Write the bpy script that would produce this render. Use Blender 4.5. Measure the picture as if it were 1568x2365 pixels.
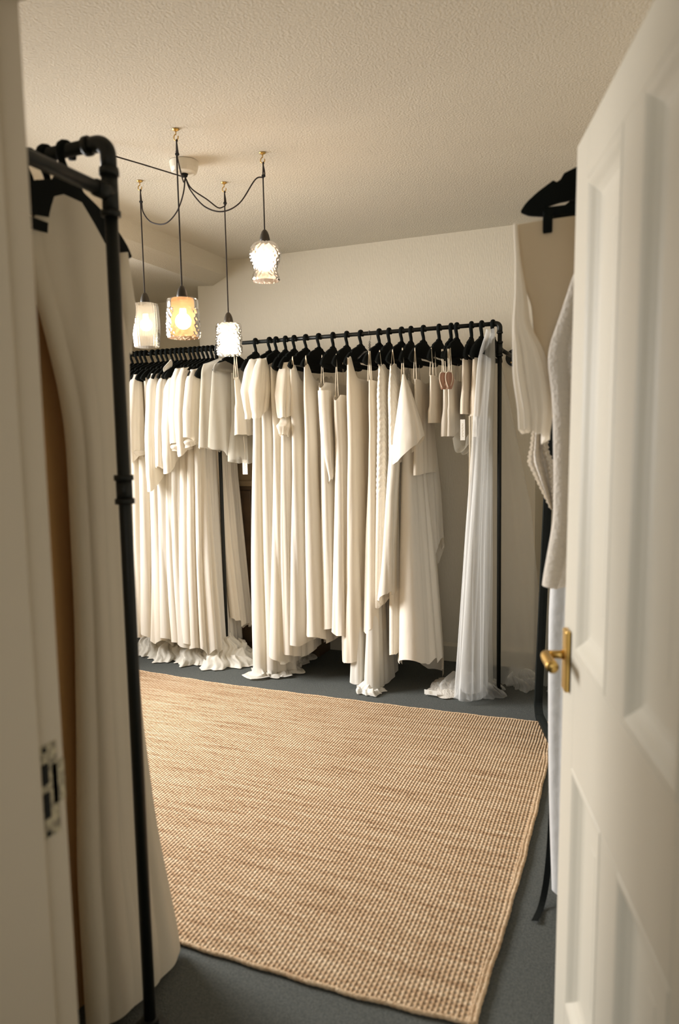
import bpy, math, random
import numpy as np
from mathutils import Matrix, Vector
PI = math.pi
rng = np.random.default_rng(7)
random.seed(7)
for o in list(bpy.data.objects):
    bpy.data.objects.remove(o)
S = bpy.context.scene
COL = S.collection

# ------------------------------------------------------------------ camera
def cam_axes(yaw, pitch, roll):
    cy, sy = math.cos(yaw), math.sin(yaw)
    f = np.array([-sy*math.cos(pitch), cy*math.cos(pitch), -math.sin(pitch)])
    r = np.array([cy, sy, 0.0]); d = np.cross(f, r)
    c, s = math.cos(roll), math.sin(roll)
    return c*r + s*d, -s*r + c*d, f
cr, cd, cf = cam_axes(0.3860, 0.1008, 0.0188)
cam = bpy.data.cameras.new('camera')
camo = bpy.data.objects.new('camera', cam); COL.objects.link(camo)
camo.matrix_world = Matrix(((cr[0], -cd[0], -cf[0], 0.0), (cr[1], -cd[1], -cf[1], 0.0),
                            (cr[2], -cd[2], -cf[2], 1.40), (0, 0, 0, 1)))
cam.sensor_fit = 'VERTICAL'; cam.sensor_height = 36.0; cam.sensor_width = 24.0
cam.lens = 1688.3/2365*36.0
cam.clip_start = 0.02
cam.dof.use_dof = True; cam.dof.focus_distance = 4.05; cam.dof.aperture_fstop = 2.6
S.camera = camo

# ------------------------------------------------------------------ world, lights, exposure
W = bpy.data.worlds.new('sky'); S.world = W; W.use_nodes = True
bg = W.node_tree.nodes['Background']
bg.inputs[0].default_value = (0.86, 0.94, 1.0, 1); bg.inputs[1].default_value = 0.22
def area(name, loc, target, size, size_y, power, color):
    l = bpy.data.lights.new(name, 'AREA'); l.shape = 'RECTANGLE'
    l.size = size; l.size_y = size_y; l.energy = power; l.color = color
    o = bpy.data.objects.new(name, l); COL.objects.link(o)
    o.location = loc
    o.rotation_euler = (Vector(target)-Vector(loc)).to_track_quat('-Z', 'Z').to_euler()
    return o
wl = area('window_daylight', (-3.95, 2.45, 1.75), (-1.1, 3.0, 0.2), 1.35, 1.35, 108, (1.0, 0.968, 0.94)); wl.data.spread = math.radians(130)
area('hall_daylight', (0.3, -1.7, 1.5), (-0.25, 1.2, 1.35), 1.3, 1.5, 13, (1.0, 0.96, 0.90))
S.view_settings.view_transform = 'Standard'; S.view_settings.look = 'None'
S.view_settings.exposure = 0.52; S.view_settings.gamma = 1.0
S.view_settings.use_curve_mapping = False
S.cycles.use_denoising = True
S.cycles.max_bounces = 12; S.cycles.diffuse_bounces = 6; S.cycles.transparent_max_bounces = 24
S.cycles.sample_clamp_indirect = 6.0; S.cycles.caustics_reflective = False; S.cycles.caustics_refractive = False
BULB = 30.0

# ------------------------------------------------------------------ materials
def newmat(name):
    m = bpy.data.materials.new(name); m.use_nodes = True
    nt = m.node_tree; nt.nodes.clear()
    out = nt.nodes.new('ShaderNodeOutputMaterial')
    return m, nt, out
def N(nt, t, **kw):
    n = nt.nodes.new(t)
    for k, v in kw.items():
        if k in n.inputs: n.inputs[k].default_value = v
        else: setattr(n, k, v)
    return n
def L(nt, a, b): nt.links.new(a, b)
def bump_noise(nt, bs, scale, strength, dist, detail=3.0, stretch=None):
    tc = N(nt, 'ShaderNodeTexCoord'); src = tc.outputs['Object']
    if stretch:
        mp = N(nt, 'ShaderNodeMapping'); mp.inputs['Scale'].default_value = stretch
        L(nt, src, mp.inputs['Vector']); src = mp.outputs[0]
    nz = N(nt, 'ShaderNodeTexNoise', Scale=scale, Detail=detail)
    L(nt, src, nz.inputs['Vector'])
    bp = N(nt, 'ShaderNodeBump', Strength=strength, Distance=dist)
    L(nt, nz.outputs['Fac'], bp.inputs['Height']); L(nt, bp.outputs[0], bs.inputs['Normal'])
    return nz
def mat(name, color, rough=0.6, metal=0.0, bump=None, vary=None, spec=0.5):
    m, nt, out = newmat(name)
    bs = N(nt, 'ShaderNodeBsdfPrincipled')
    bs.inputs['Base Color'].default_value = (*color, 1); bs.inputs['Roughness'].default_value = rough
    bs.inputs['Metallic'].default_value = metal; bs.inputs['Specular IOR Level'].default_value = spec
    if bump: bump_noise(nt, bs, *bump)
    if vary:
        tc = N(nt, 'ShaderNodeTexCoord'); nz = N(nt, 'ShaderNodeTexNoise', Scale=vary[0], Detail=4.0)
        L(nt, tc.outputs['Object'], nz.inputs['Vector'])
        mx = N(nt, 'ShaderNodeMix', data_type='RGBA')
        mx.inputs['A'].default_value = (*color, 1); mx.inputs['B'].default_value = (*vary[1], 1)
        rp = N(nt, 'ShaderNodeMapRange'); rp.inputs[1].default_value = 0.35; rp.inputs[2].default_value = 0.65
        L(nt, nz.outputs['Fac'], rp.inputs[0]); L(nt, rp.outputs[0], mx.inputs['Factor'])
        L(nt, mx.outputs['Result'], bs.inputs['Base Color'])
    L(nt, bs.outputs[0], out.inputs[0])
    return m
def cloth(name, color, rough=0.75, translucent=0.25, sheen=0.2, wrinkle=None):
    m, nt, out = newmat(name)
    bs = N(nt, 'ShaderNodeBsdfPrincipled')
    bs.inputs['Base Color'].default_value = (*color, 1); bs.inputs['Roughness'].default_value = rough
    bs.inputs['Sheen Weight'].default_value = sheen; bs.inputs['Specular IOR Level'].default_value = 0.35
    tr = N(nt, 'ShaderNodeBsdfTranslucent'); tr.inputs[0].default_value = (color[0], color[1]*0.95, color[2]*0.85, 1)
    mx = N(nt, 'ShaderNodeMixShader'); mx.inputs[0].default_value = translucent
    L(nt, bs.outputs[0], mx.inputs[1]); L(nt, tr.outputs[0], mx.inputs[2]); L(nt, mx.outputs[0], out.inputs[0])
    if wrinkle: bump_noise(nt, bs, *wrinkle)
    return m
def sheer(name, color, alpha=0.45, edge=0.4):
    m, nt, out = newmat(name)
    df = N(nt, 'ShaderNodeBsdfDiffuse'); df.inputs[0].default_value = (*color, 1)
    tl = N(nt, 'ShaderNodeBsdfTranslucent'); tl.inputs[0].default_value = (*color, 1)
    m1 = N(nt, 'ShaderNodeMixShader'); m1.inputs[0].default_value = 0.45
    L(nt, df.outputs[0], m1.inputs[1]); L(nt, tl.outputs[0], m1.inputs[2])
    tp = N(nt, 'ShaderNodeBsdfTransparent')
    lw = N(nt, 'ShaderNodeLayerWeight', Blend=0.35)
    ma = N(nt, 'ShaderNodeMath', operation='MULTIPLY_ADD'); ma.inputs[1].default_value = edge; ma.inputs[2].default_value = alpha
    L(nt, lw.outputs['Facing'], ma.inputs[0])
    m2 = N(nt, 'ShaderNodeMixShader'); L(nt, ma.outputs[0], m2.inputs[0])
    L(nt, tp.outputs[0], m2.inputs[1]); L(nt, m1.outputs[0], m2.inputs[2]); L(nt, m2.outputs[0], out.inputs[0])
    return m
def glass(name, color, clear=0.45):
    m, nt, out = newmat(name)
    tp = N(nt, 'ShaderNodeBsdfTransparent'); tp.inputs[0].default_value = (*color, 1)
    tl = N(nt, 'ShaderNodeBsdfTranslucent'); tl.inputs[0].default_value = (*color, 1)
    gl = N(nt, 'ShaderNodeBsdfGlossy'); gl.inputs['Roughness'].default_value = 0.12
    m1 = N(nt, 'ShaderNodeMixShader'); m1.inputs[0].default_value = 1-clear
    L(nt, tp.outputs[0], m1.inputs[1]); L(nt, tl.outputs[0], m1.inputs[2])
    fr = N(nt, 'ShaderNodeFresnel', IOR=1.35)
    m2 = N(nt, 'ShaderNodeMixShader'); L(nt, fr.outputs[0], m2.inputs[0])
    L(nt, m1.outputs[0], m2.inputs[1]); L(nt, gl.outputs[0], m2.inputs[2]); L(nt, m2.outputs[0], out.inputs[0])
    return m
def emit(name, color, strength):
    m, nt, out = newmat(name)
    e = N(nt, 'ShaderNodeEmission', Strength=strength); e.inputs[0].default_value = (*color, 1)
    L(nt, e.outputs[0], out.inputs[0]); return m

M = {}
M['wall'] = mat('painted_anaglypta', (0.66, 0.615, 0.51), 0.75, bump=(95, 0.35, 0.004, 2, (1.6, 1.6, 0.35)))
M['ceiling'] = mat('woodchip_ceiling_paint', (0.66, 0.62, 0.53), 0.85, bump=(120, 0.55, 0.006, 3))
M['trim'] = mat('cream_gloss_trim', (0.56, 0.52, 0.42), 0.4)
M['jamb'] = mat('cream_frame_paint', (0.58, 0.51, 0.40), 0.45, bump=(30, 0.06, 0.003))
M['door'] = mat('white_gloss_door_paint', (0.60, 0.575, 0.49), 0.5, bump=(260, 0.04, 0.001), spec=0.35)
M['carpet'] = mat('charcoal_carpet', (0.120, 0.126, 0.120), 0.95, bump=(420, 0.7, 0.006, 2), vary=(160, (0.084, 0.092, 0.088)), spec=0.1)
M['iron'] = mat('blackened_pipe', (0.008, 0.0095, 0.008), 0.45, 0.2, bump=(60, 0.1, 0.002), spec=0.4)
M['velvet'] = mat('black_hanger_velvet', (0.0035, 0.0050, 0.0045), 0.85, spec=0.15)
M['brass'] = mat('aged_brass', (0.62, 0.41, 0.13), 0.35, 1.0, bump=(40, 0.08, 0.002))
M['slot'] = mat('dark_latch_hole', (0.004, 0.005, 0.004), 0.9)
M['plate'] = mat('painted_strike_metal', (0.50, 0.44, 0.30), 0.4, 0.3, vary=(90, (0.16, 0.14, 0.10)))
M['cord'] = mat('black_fabric_flex', (0.014, 0.009, 0.008), 0.8)
M['cap'] = mat('dark_bakelite_holder', (0.035, 0.028, 0.018), 0.5)
M['white_plastic'] = mat('white_plastic', (0.72, 0.68, 0.58), 0.4)
M['card'] = mat('white_card', (0.80, 0.78, 0.72), 0.7)
M['ink'] = mat('faded_print', (0.50, 0.44, 0.33), 0.8)
M['wood'] = mat('brown_stained_wood', (0.085, 0.052, 0.026), 0.5, bump=(18, 0.15, 0.003, 4, (6, 6, 0.5)), vary=(9, (0.055, 0.034, 0.017)))
M['wood_light'] = mat('worn_brown_wood', (0.26, 0.19, 0.11), 0.5, bump=(18, 0.15, 0.003, 4, (0.5, 6, 6)), vary=(9, (0.19, 0.135, 0.075)))
M['string'] = mat('cream_ribbon', (0.72, 0.64, 0.50), 0.6)
M['blush'] = cloth('blush_lining', (0.38, 0.21, 0.145), 0.7, 0.1)
M['shadow_strip'] = mat('black_shadow_strip', (0.004, 0.006, 0.006), 0.5)
M['black_paint'] = mat('matt_black_paint', (0.004, 0.006, 0.005), 0.6, spec=0.2)
M['mirror'] = mat('silvered_glass', (0.8, 0.82, 0.80), 0.03, 1.0)
M['clear'] = glass('clear_plastic', (0.9, 0.9, 0.88), 0.8)
IV = (0.83, 0.785, 0.695)
FOLD = (34, 0.32, 0.010, 2, (1, 1, 0.10))
M['crepe'] = cloth('ivory_crepe', IV, 0.8, 0.22, 0.2, FOLD)
M['crepe2'] = cloth('warm_ivory_crepe', (0.83, 0.77, 0.66), 0.8, 0.22, 0.2, FOLD)
M['chiffon'] = cloth('pale_ivory_chiffon', (0.85, 0.82, 0.75), 0.85, 0.35, 0.2, FOLD)
M['satin'] = cloth('ivory_satin', (0.83, 0.785, 0.695), 0.36, 0.12, 0.0, (16, 0.35, 0.014, 2, (1, 1, 0.35)))
M['ruched'] = cloth('ruched_ivory_silk', (0.82, 0.77, 0.67), 0.42, 0.12, 0.05, (55, 0.35, 0.006, 2, (1, 0.35, 1.6)))
M['brocade'] = cloth('cream_textured_bodice', (0.72, 0.64, 0.52), 0.8, 0.1, 0.1, (140, 0.4, 0.003))
M['lining'] = cloth('white_silk_lining', (0.82, 0.80, 0.74), 0.4, 0.25)
M['train'] = cloth('off_white_train_cloth', (0.80, 0.77, 0.69), 0.7, 0.2, 0.1, (26, 0.5, 0.012, 3))
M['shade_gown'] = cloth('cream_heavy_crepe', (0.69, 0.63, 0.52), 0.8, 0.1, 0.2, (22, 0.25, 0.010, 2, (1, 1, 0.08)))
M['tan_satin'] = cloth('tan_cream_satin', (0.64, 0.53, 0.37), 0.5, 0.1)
M['shadowed'] = cloth('shade_tinted_cream_cloth', (0.58, 0.355, 0.15), 0.8, 0.1)  # brown is warm shade on cream cloth, put into the colour
M['cool_satin'] = cloth('cool_white_satin', (0.66, 0.68, 0.69), 0.38, 0.1, 0.0, (30, 0.3, 0.008, 2))
M['lace'] = cloth('cream_lace', (0.80, 0.755, 0.68), 0.85, 0.25, 0.1, (120, 0.8, 0.006))
M['tulle'] = sheer('white_tulle', (0.93, 0.94, 0.93), 0.30, 0.30)
M['tulle_soft'] = sheer('ivory_tulle', (0.82, 0.77, 0.66), 0.42, 0.35)
M['organza'] = sheer('grey_organza', (0.66, 0.63, 0.55), 0.5, 0.35)

def rug_material():
    m, nt, out = newmat('woven_jute')
    bs = N(nt, 'ShaderNodeBsdfPrincipled', Roughness=0.9); bs.inputs['Specular IOR Level'].default_value = 0.15
    tc = N(nt, 'ShaderNodeTexCoord'); sx = N(nt, 'ShaderNodeSeparateXYZ'); L(nt, tc.outputs['Object'], sx.inputs[0])
    wob = N(nt, 'ShaderNodeTexNoise', Scale=5.0, Detail=2.0); L(nt, tc.outputs['Object'], wob.inputs['Vector'])
    def math_(op, a, b=None, c=None):
        n = N(nt, 'ShaderNodeMath', operation=op)
        for i, v in enumerate((a, b, c)):
            if v is None: continue
            if isinstance(v, (int, float)): n.inputs[i].default_value = v
            else: L(nt, v, n.inputs[i])
        return n.outputs[0]
    xw = math_('MULTIPLY_ADD', wob.outputs['Fac'], 0.008, sx.outputs['X'])
    px_ = math_('MULTIPLY', xw, 2*PI/0.0127)
    rib = math_('COSINE', px_)                                   # one rib every 12.7 mm
    col = math_('FLOOR', math_('MULTIPLY', xw, 1/0.0127))
    odd = math_('MULTIPLY', math_('MODULO', math_('ABSOLUTE', col), 2.0), PI)
    knot = math_('COSINE', math_('ADD', math_('MULTIPLY', sx.outputs['Y'], 2*PI/0.0175), odd))
    h = math_('ADD', math_('MULTIPLY', rib, 0.42), math_('MULTIPLY', knot, 0.36))
    fine = N(nt, 'ShaderNodeTexNoise', Scale=260.0, Detail=2.0); L(nt, tc.outputs['Object'], fine.inputs['Vector'])
    h2 = math_('ADD', h, math_('MULTIPLY', fine.outputs['Fac'], 0.5))
    bp = N(nt, 'ShaderNodeBump', Strength=0.9, Distance=0.0035); L(nt, h2, bp.inputs['Height']); L(nt, bp.outputs[0], bs.inputs['Normal'])
    mp = N(nt, 'ShaderNodeMapping'); mp.inputs['Scale'].default_value = (3.2, 42.0, 1.0); L(nt, tc.outputs['Object'], mp.inputs['Vector'])
    nz = N(nt, 'ShaderNodeTexNoise', Scale=1.0, Detail=5.0, Roughness=0.7); L(nt, mp.outputs[0], nz.inputs['Vector'])
    nz2 = N(nt, 'ShaderNodeTexNoise', Scale=75.0, Detail=2.0); L(nt, tc.outputs['Object'], nz2.inputs['Vector'])
    f = math_('ADD', math_('MULTIPLY', nz.outputs['Fac'], 0.62), math_('MULTIPLY', nz2.outputs['Fac'], 0.38))
    cr_ = N(nt, 'ShaderNodeValToRGB'); L(nt, f, cr_.inputs[0])
    e = cr_.color_ramp.elements
    e[0].position = 0.33; e[0].color = (0.26, 0.145, 0.072, 1)
    e[1].position = 0.66; e[1].color = (0.69, 0.55, 0.385, 1)
    x = e.new(0.47); x.color = (0.50, 0.345, 0.21, 1)
    gap = N(nt, 'ShaderNodeMapRange'); gap.inputs[1].default_value = -0.6; gap.inputs[2].default_value = 0.1
    gap.inputs[3].default_value = 0.40; gap.inputs[4].default_value = 1.0; L(nt, h, gap.inputs[0])
    mx = N(nt, 'ShaderNodeMix', data_type='RGBA', blend_type='MULTIPLY'); mx.inputs['Factor'].default_value = 1.0
    L(nt, cr_.outputs[0], mx.inputs['A']); L(nt, gap.outputs[0], mx.inputs['B']); L(nt, mx.outputs['Result'], bs.inputs['Base Color'])
    L(nt, bs.outputs[0], out.inputs[0]); return m
M['rug'] = rug_material()
M['rug_edge'] = mat('jute_binding', (0.60, 0.46, 0.31), 0.9, bump=(170, 0.9, 0.004), vary=(60, (0.48, 0.33, 0.20)), spec=0.15)

# ------------------------------------------------------------------ mesh helpers
class MB:
    def __init__(s): s.v = []; s.f = []; s.n = 0
    def add(s, V, F):
        V = np.asarray(V, float).reshape(-1, 3); s.v.append(V)
        s.f += [tuple(i+s.n for i in f) for f in F]; s.n += len(V); return s
    def box(s, lo, hi):
        x0, y0, z0 = lo; x1, y1, z1 = hi
        V = [(x0,y0,z0),(x1,y0,z0),(x1,y1,z0),(x0,y1,z0),(x0,y0,z1),(x1,y0,z1),(x1,y1,z1),(x0,y1,z1)]
        return s.add(V, [(0,3,2,1),(4,5,6,7),(0,1,5,4),(1,2,6,5),(2,3,7,6),(3,0,4,7)])
    def grid(s, P, wrap=False):
        P = np.asarray(P, float); r, c = P.shape[:2]; F = []
        for i in range(r-1):
            for j in range(c if wrap else c-1):
                k = (j+1) % c
                F.append((i*c+j, i*c+k, (i+1)*c+k, (i+1)*c+j))
        return s.add(P.reshape(-1, 3), F)
    def tube(s, pts, rad, seg=8, caps=True):
        P = np.asarray(pts, float); n = len(P)
        R = np.full(n, rad) if np.isscalar(rad) else np.asarray(rad, float)
        T = np.gradient(P, axis=0); T /= np.linalg.norm(T, axis=1)[:, None]+1e-12
        a = np.array([0, 0, 1.0]) if abs(T[0][2]) < 0.9 else np.array([1.0, 0, 0])
        u = np.cross(T[0], a); u /= np.linalg.norm(u); G = []
        th = np.linspace(0, 2*PI, seg, endpoint=False)
        for i in range(n):
            u = u-T[i]*(u@T[i]); u /= np.linalg.norm(u); w = np.cross(T[i], u)
            G.append(P[i]+R[i]*(np.cos(th)[:, None]*u+np.sin(th)[:, None]*w))
        b = s.n; s.grid(G, True)
        if caps:
            s.f.append(tuple(range(b+seg-1, b-1, -1))); e = b+(n-1)*seg
            s.f.append(tuple(range(e, e+seg)))
        return s
    def lathe(s, prof, c=(0, 0, 0), seg=32, bump=None):
        th = np.linspace(0, 2*PI, seg, endpoint=False); G = []
        for r, z in prof:
            rr = np.full(seg, r) if bump is None else r+bump(th, z)
            G.append(np.stack([c[0]+rr*np.cos(th), c[1]+rr*np.sin(th), np.full(seg, c[2]+z)], 1))
        return s.grid(G, True)
    def prism(s, poly, place):
        """poly: 2-D outline (convex or not); place(p, side) -> 3-D point for side 0/1"""
        n = len(poly)
        V = [place(p, 0) for p in poly]+[place(p, 1) for p in poly]
        F = [tuple(range(n-1, -1, -1)), tuple(range(n, 2*n))]+[(i, (i+1) % n, n+(i+1) % n, n+i) for i in range(n)]
        return s.add(V, F)
def obj(name, mb, material, parent=None, smooth=False, bevel=0.0, label=None):
    V = np.concatenate(mb.v) if mb.v else np.zeros((0, 3))
    loc = np.array(parent.location) if parent is not None else None
    if parent is not None:
        p = parent.parent
        while p is not None: loc = loc+np.array(p.location); p = p.parent
    else:
        loc = np.array([0.5*(V[:, 0].min()+V[:, 0].max()), 0.5*(V[:, 1].min()+V[:, 1].max()), V[:, 2].min()])
    me = bpy.data.meshes.new(name); me.from_pydata((V-loc).tolist(), [], mb.f); me.update()
    o = bpy.data.objects.new(name, me); COL.objects.link(o); me.materials.append(material)
    if parent is not None: o.parent = parent
    else: o.location = loc
    if smooth: me.polygons.foreach_set('use_smooth', [True]*len(me.polygons))
    if bevel:
        b = o.modifiers.new('bevel', 'BEVEL'); b.width = bevel; b.segments = 2; b.limit_method = 'ANGLE'
    if label: o['label'] = label
    return o
def tag(o, label, cat, group=None):
    o['label'] = label; o['category'] = cat
    if group: o['group'] = group
    return o
def thing(name, loc, label, cat, group=None):
    o = bpy.data.objects.new(name, None); COL.objects.link(o); o.location = loc; o.empty_display_size = 0.1
    return tag(o, label, cat, group)
def struct(name, mb, material, **kw):
    o = obj(name, mb, material, **kw); o['kind'] = 'structure'; return o
def boxes(*bs):
    m = MB()
    for lo, hi in bs: m.box(lo, hi)
    return m
def spline(pts, n=40):
    P = np.asarray(pts, float); m = len(P); out = []
    Q = np.vstack([2*P[0]-P[1], P, 2*P[-1]-P[-2]])
    for k in range(m-1):
        p0, p1, p2, p3 = Q[k:k+4]
        for t in np.linspace(0, 1, max(2, n//(m-1)), endpoint=(k == m-2)):
            out.append(0.5*((2*p1)+(-p0+p2)*t+(2*p0-5*p1+4*p2-p3)*t*t+(-p0+3*p1-3*p2+p3)*t**3))
    return np.array(out)

# ------------------------------------------------------------------ setting
ZC, YB, XL, XR = 2.595, 4.395, -3.60, 0.32
struct('floor', boxes(((-3.75, -2.2, -0.12), (1.3, 5.0, 0.0))), M['carpet'])
struct('ceiling', boxes(((-3.75, -2.2, ZC), (1.3, 5.0, ZC+0.12))), M['ceiling'])
struct('wall_back', boxes(((-2.80, YB, 0), (-0.545, 4.95, ZC)), ((-3.75, 4.80, 0), (-2.80, 4.95, ZC)), ((-0.545, 4.80, 0), (0.47, 4.95, ZC))), M['wall'])
wy0, wy1, wz0, wz1 = 1.75, 3.15, 0.85, 2.30
struct('wall_left', boxes(((XL-0.15, 0.835, 0), (XL, wy0, ZC)), ((XL-0.15, wy1, 0), (XL, 4.95, ZC)), ((XL-0.15, wy0, 0), (XL, wy1, wz0)), ((XL-0.15, wy0, wz1), (XL, wy1, ZC))), M['wall'])
struct('wall_right', boxes(((XR, 0.835, 0), (XR+0.15, 4.80, ZC))), M['wall'])
DX0, DX1, DZ = -0.83, 0.165, 2.03
struct('wall_front', boxes(((-3.75, 0.62, 0), (DX0, 0.835, ZC)), ((DX1, 0.62, 0), (1.3, 0.835, ZC)), ((DX0, 0.62, DZ), (DX1, 0.835, ZC))), M['wall'])
struct('wall_hall_left', boxes(((-1.45, -2.2, 0), (-1.30, 0.62, ZC))), M['wall'])
struct('wall_hall_right', boxes(((1.15, -2.2, 0), (1.30, 0.62, ZC))), M['wall'])
# bulkhead running along the left side of the ceiling
bh = MB(); prof = [(-2.547, ZC), (-2.572, 2.492), (-2.680, 2.442), (-2.86, 2.455), (XL, 2.455), (XL, ZC)]
bh.prism(prof, lambda p, s: (p[0], (0.835, YB)[s], p[1]))
bh.box((XL, YB, 2.455), (-2.80, 4.80, ZC))
struct('trim_1', bh, M['ceiling'])
# window in the left wall
wf = boxes(((XL-0.11, wy0, wz0), (XL-0.05, wy0+0.06, wz1)), ((XL-0.11, wy1-0.06, wz0), (XL-0.05, wy1, wz1)), ((XL-0.11, wy0, wz0), (XL-0.05, wy1, wz0+0.06)), ((XL-0.11, wy0, wz1-0.06), (XL-0.05, wy1, wz1)), ((XL-0.10, 2.435, wz0), (XL-0.06, 2.465, wz1)), ((XL-0.10, wy0, 1.57), (XL-0.06, wy1, 1.61)), ((XL-0.15, wy0-0.04, wz0-0.03), (XL+0.09, wy1+0.04, wz0)))
struct('window_1', wf, M['trim'])
# baseboards
bb = MB()
def skirt(m, a, b, n, h=0.115):
    a = np.array(a); b = np.array(b); n = np.array(n)
    pr = [(0, 0), (0.018, 0), (0.018, h-0.02), (0.010, h-0.006), (0.006, h), (0, h)]
    m.prism(pr, lambda p, s: (*((a, b)[s]+n*p[0]), p[1]))
skirt(bb, (-2.80, YB), (-0.545, YB), (0, -1)); skirt(bb, (-0.545, 4.80), (XR, 4.80), (0, -1)); skirt(bb, (XL, 4.80), (-2.80, 4.80), (0, -1))
struct('baseboard_back', bb, M['trim'])
bl = MB(); skirt(bl, (XL, 0.835), (XL, 4.80), (1, 0)); struct('baseboard_left', bl, M['trim'])
br = MB(); skirt(br, (XR, 0.9), (XR, 4.80), (-1, 0)); struct('baseboard_right', br, M['trim'])
bf = MB(); skirt(bf, (-3.6, 0.835), (-0.92, 0.835), (0, 1)); struct('baseboard_front', bf, M['trim'])
# door lining, stop and architrave
ln = boxes(((DX0, 0.60, 0), (-0.80, 0.833, DZ)), ((0.145, 0.60, 0), (DX1+0.02, 0.80, DZ)), ((DX0, 0.60, DZ-0.02), (DX1+0.02, 0.84, DZ+0.02)),
           ((-0.80, 0.645, 0), (-0.791, 0.779, DZ-0.02)), ((0.133, 0.645, 0), (0.145, 0.755, DZ-0.02)), ((-0.80, 0.645, DZ-0.032), (0.145, 0.785, DZ-0.02)),
           ((-0.90, 0.585, 0), (-0.822, 0.62, DZ+0.07)), ((0.175, 0.585, 0), (0.25, 0.62, DZ+0.07)), ((-0.90, 0.585, DZ+0.005), (0.25, 0.62, DZ+0.075)),
           ((-0.90, 0.832, 0), (-0.825, 0.85, DZ+0.07)), ((-0.90, 0.832, DZ+0.005), (0.25, 0.85, DZ+0.075)))
struct('trim_2', ln, M['jamb'], bevel=0.003)

# strike plate let into the left lining
sp = thing('strike_plate', (-0.80, 0.80, 0.825), 'worn painted strike plate with two dark latch holes in the door frame', 'strike plate')
m = MB(); m.box((-0.801, 0.784, 0.815), (-0.7985, 0.818, 0.958)); m.box((-0.801, 0.805, 0.86), (-0.7985, 0.832, 0.925)); obj('plate', m, M['plate'], sp, bevel=0.002)
for z0, z1 in ((0.898, 0.930), (0.846, 0.886)):
    obj('latch_hole', MB().box((-0.7988, 0.786, z0), (-0.7972, 0.799, z1)), M['slot'], sp, bevel=0.002)
for z0 in (0.951, 0.822):
    m = MB(); m.tube([(-0.7988, 0.793, z0), (-0.797, 0.793, z0)], 0.0042, 10); obj('screw', m, M['slot'], sp)

# ------------------------------------------------------------------ door (open into the room)
DW, DH, DT = 0.838, 1.966, 0.044
door = bpy.data.objects.new('door_1', None); COL.objects.link(door); door['kind'] = 'structure'
# local: s along the leaf from the leading edge to the hinge, n out of the visible face, z up
ddir = np.array([0.2630, -0.9648, 0]); dn = np.array([-0.9648, -0.2630, 0]); P0 = np.array([-0.1225, 1.613, 0.0])
tilt = -0.0135
def dpt(s_, n_, z_):
    x = P0+ddir*s_+dn*n_
    return (x[0]+tilt*(1.975-z_), x[1], z_+0.010)
def dbox(m, s0, s1, n0, n1, z0, z1):
    V = [dpt(s_, n_, z_) for z_ in (z0, z1) for s_, n_ in ((s0, n0), (s1, n0), (s1, n1), (s0, n1))]
    return m.add(V, [(0, 3, 2, 1), (4, 5, 6, 7), (0, 1, 5, 4), (1, 2, 6, 5), (2, 3, 7, 6), (3, 0, 4, 7)])
st, mu0, mu1 = 0.112, 0.365, 0.473
PAN = [(st, mu0, 0.950, 1.868), (mu1, DW-st, 0.950, 1.868), (st, mu0, 0.185, 0.712), (mu1, DW-st, 0.185, 0.712)]
leaf = MB()
for a, b, z0, z1 in ((0, st, 0, DH), (DW-st, DW, 0, DH), (mu0, mu1, 0.185, 0.712), (mu0, mu1, 0.950, 1.868), (st, DW-st, 0, 0.185), (st, DW-st, 0.712, 0.950), (st, DW-st, 1.868, DH)):
    dbox(leaf, a, b, -DT, 0, z0, z1)
obj('leaf', leaf, M['door'], door, bevel=0.002)
for a, b, z0, z1 in PAN:
    p = MB()
    def ring(i, n_): return [dpt(s_, n_, z_) for s_, z_ in ((a+i, z0+i), (b-i, z0+i), (b-i, z1-i), (a+i, z1-i))]
    R = [ring(0, -0.001), ring(0.004, 0.0012), ring(0.011, 0.0008), ring(0.018, -0.003), ring(0.028, -0.010), ring(0.040, -0.0165), ring(0.050, -0.019), ring(0.058, -0.0195), ring(0.108, -0.0195), ring(0.110, -0.0188)]
    p.grid(R, True); p.f.append(tuple(range(p.n-4, p.n)))
    q = [dpt(s_, -0.03, z_) for s_, z_ in ((a, z0), (b, z0), (b, z1), (a, z1))]; p.add(q, [(3, 2, 1, 0)])
    obj('panel', p, M['door'], door)
# lever handle: plate, spindle, lever  (brass)
hd = bpy.data.objects.new('handle', None); COL.objects.link(hd); hd.parent = door
m = MB(); dbox(m, 0.038, 0.078, 0, 0.011, 0.855, 0.985); obj('backplate', m, M['brass'], hd, bevel=0.003, label='brass backplate')
m = MB(); m.tube([dpt(0.055, 0.008, 0.930), dpt(0.055, 0.020, 0.930), dpt(0.055, 0.042, 0.930)], [0.011, 0.0085, 0.0085], 14)
pts = [dpt(0.055, 0.038, 0.930), dpt(0.058, 0.047, 0.930), dpt(0.075, 0.049, 0.930), dpt(0.105, 0.047, 0.928), dpt(0.135, 0.046, 0.927)]
m.tube(spline(pts, 20), np.linspace(0.009, 0.0125, 20), 14); obj('lever', m, M['brass'], hd, smooth=True, label='brass lever')

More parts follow.
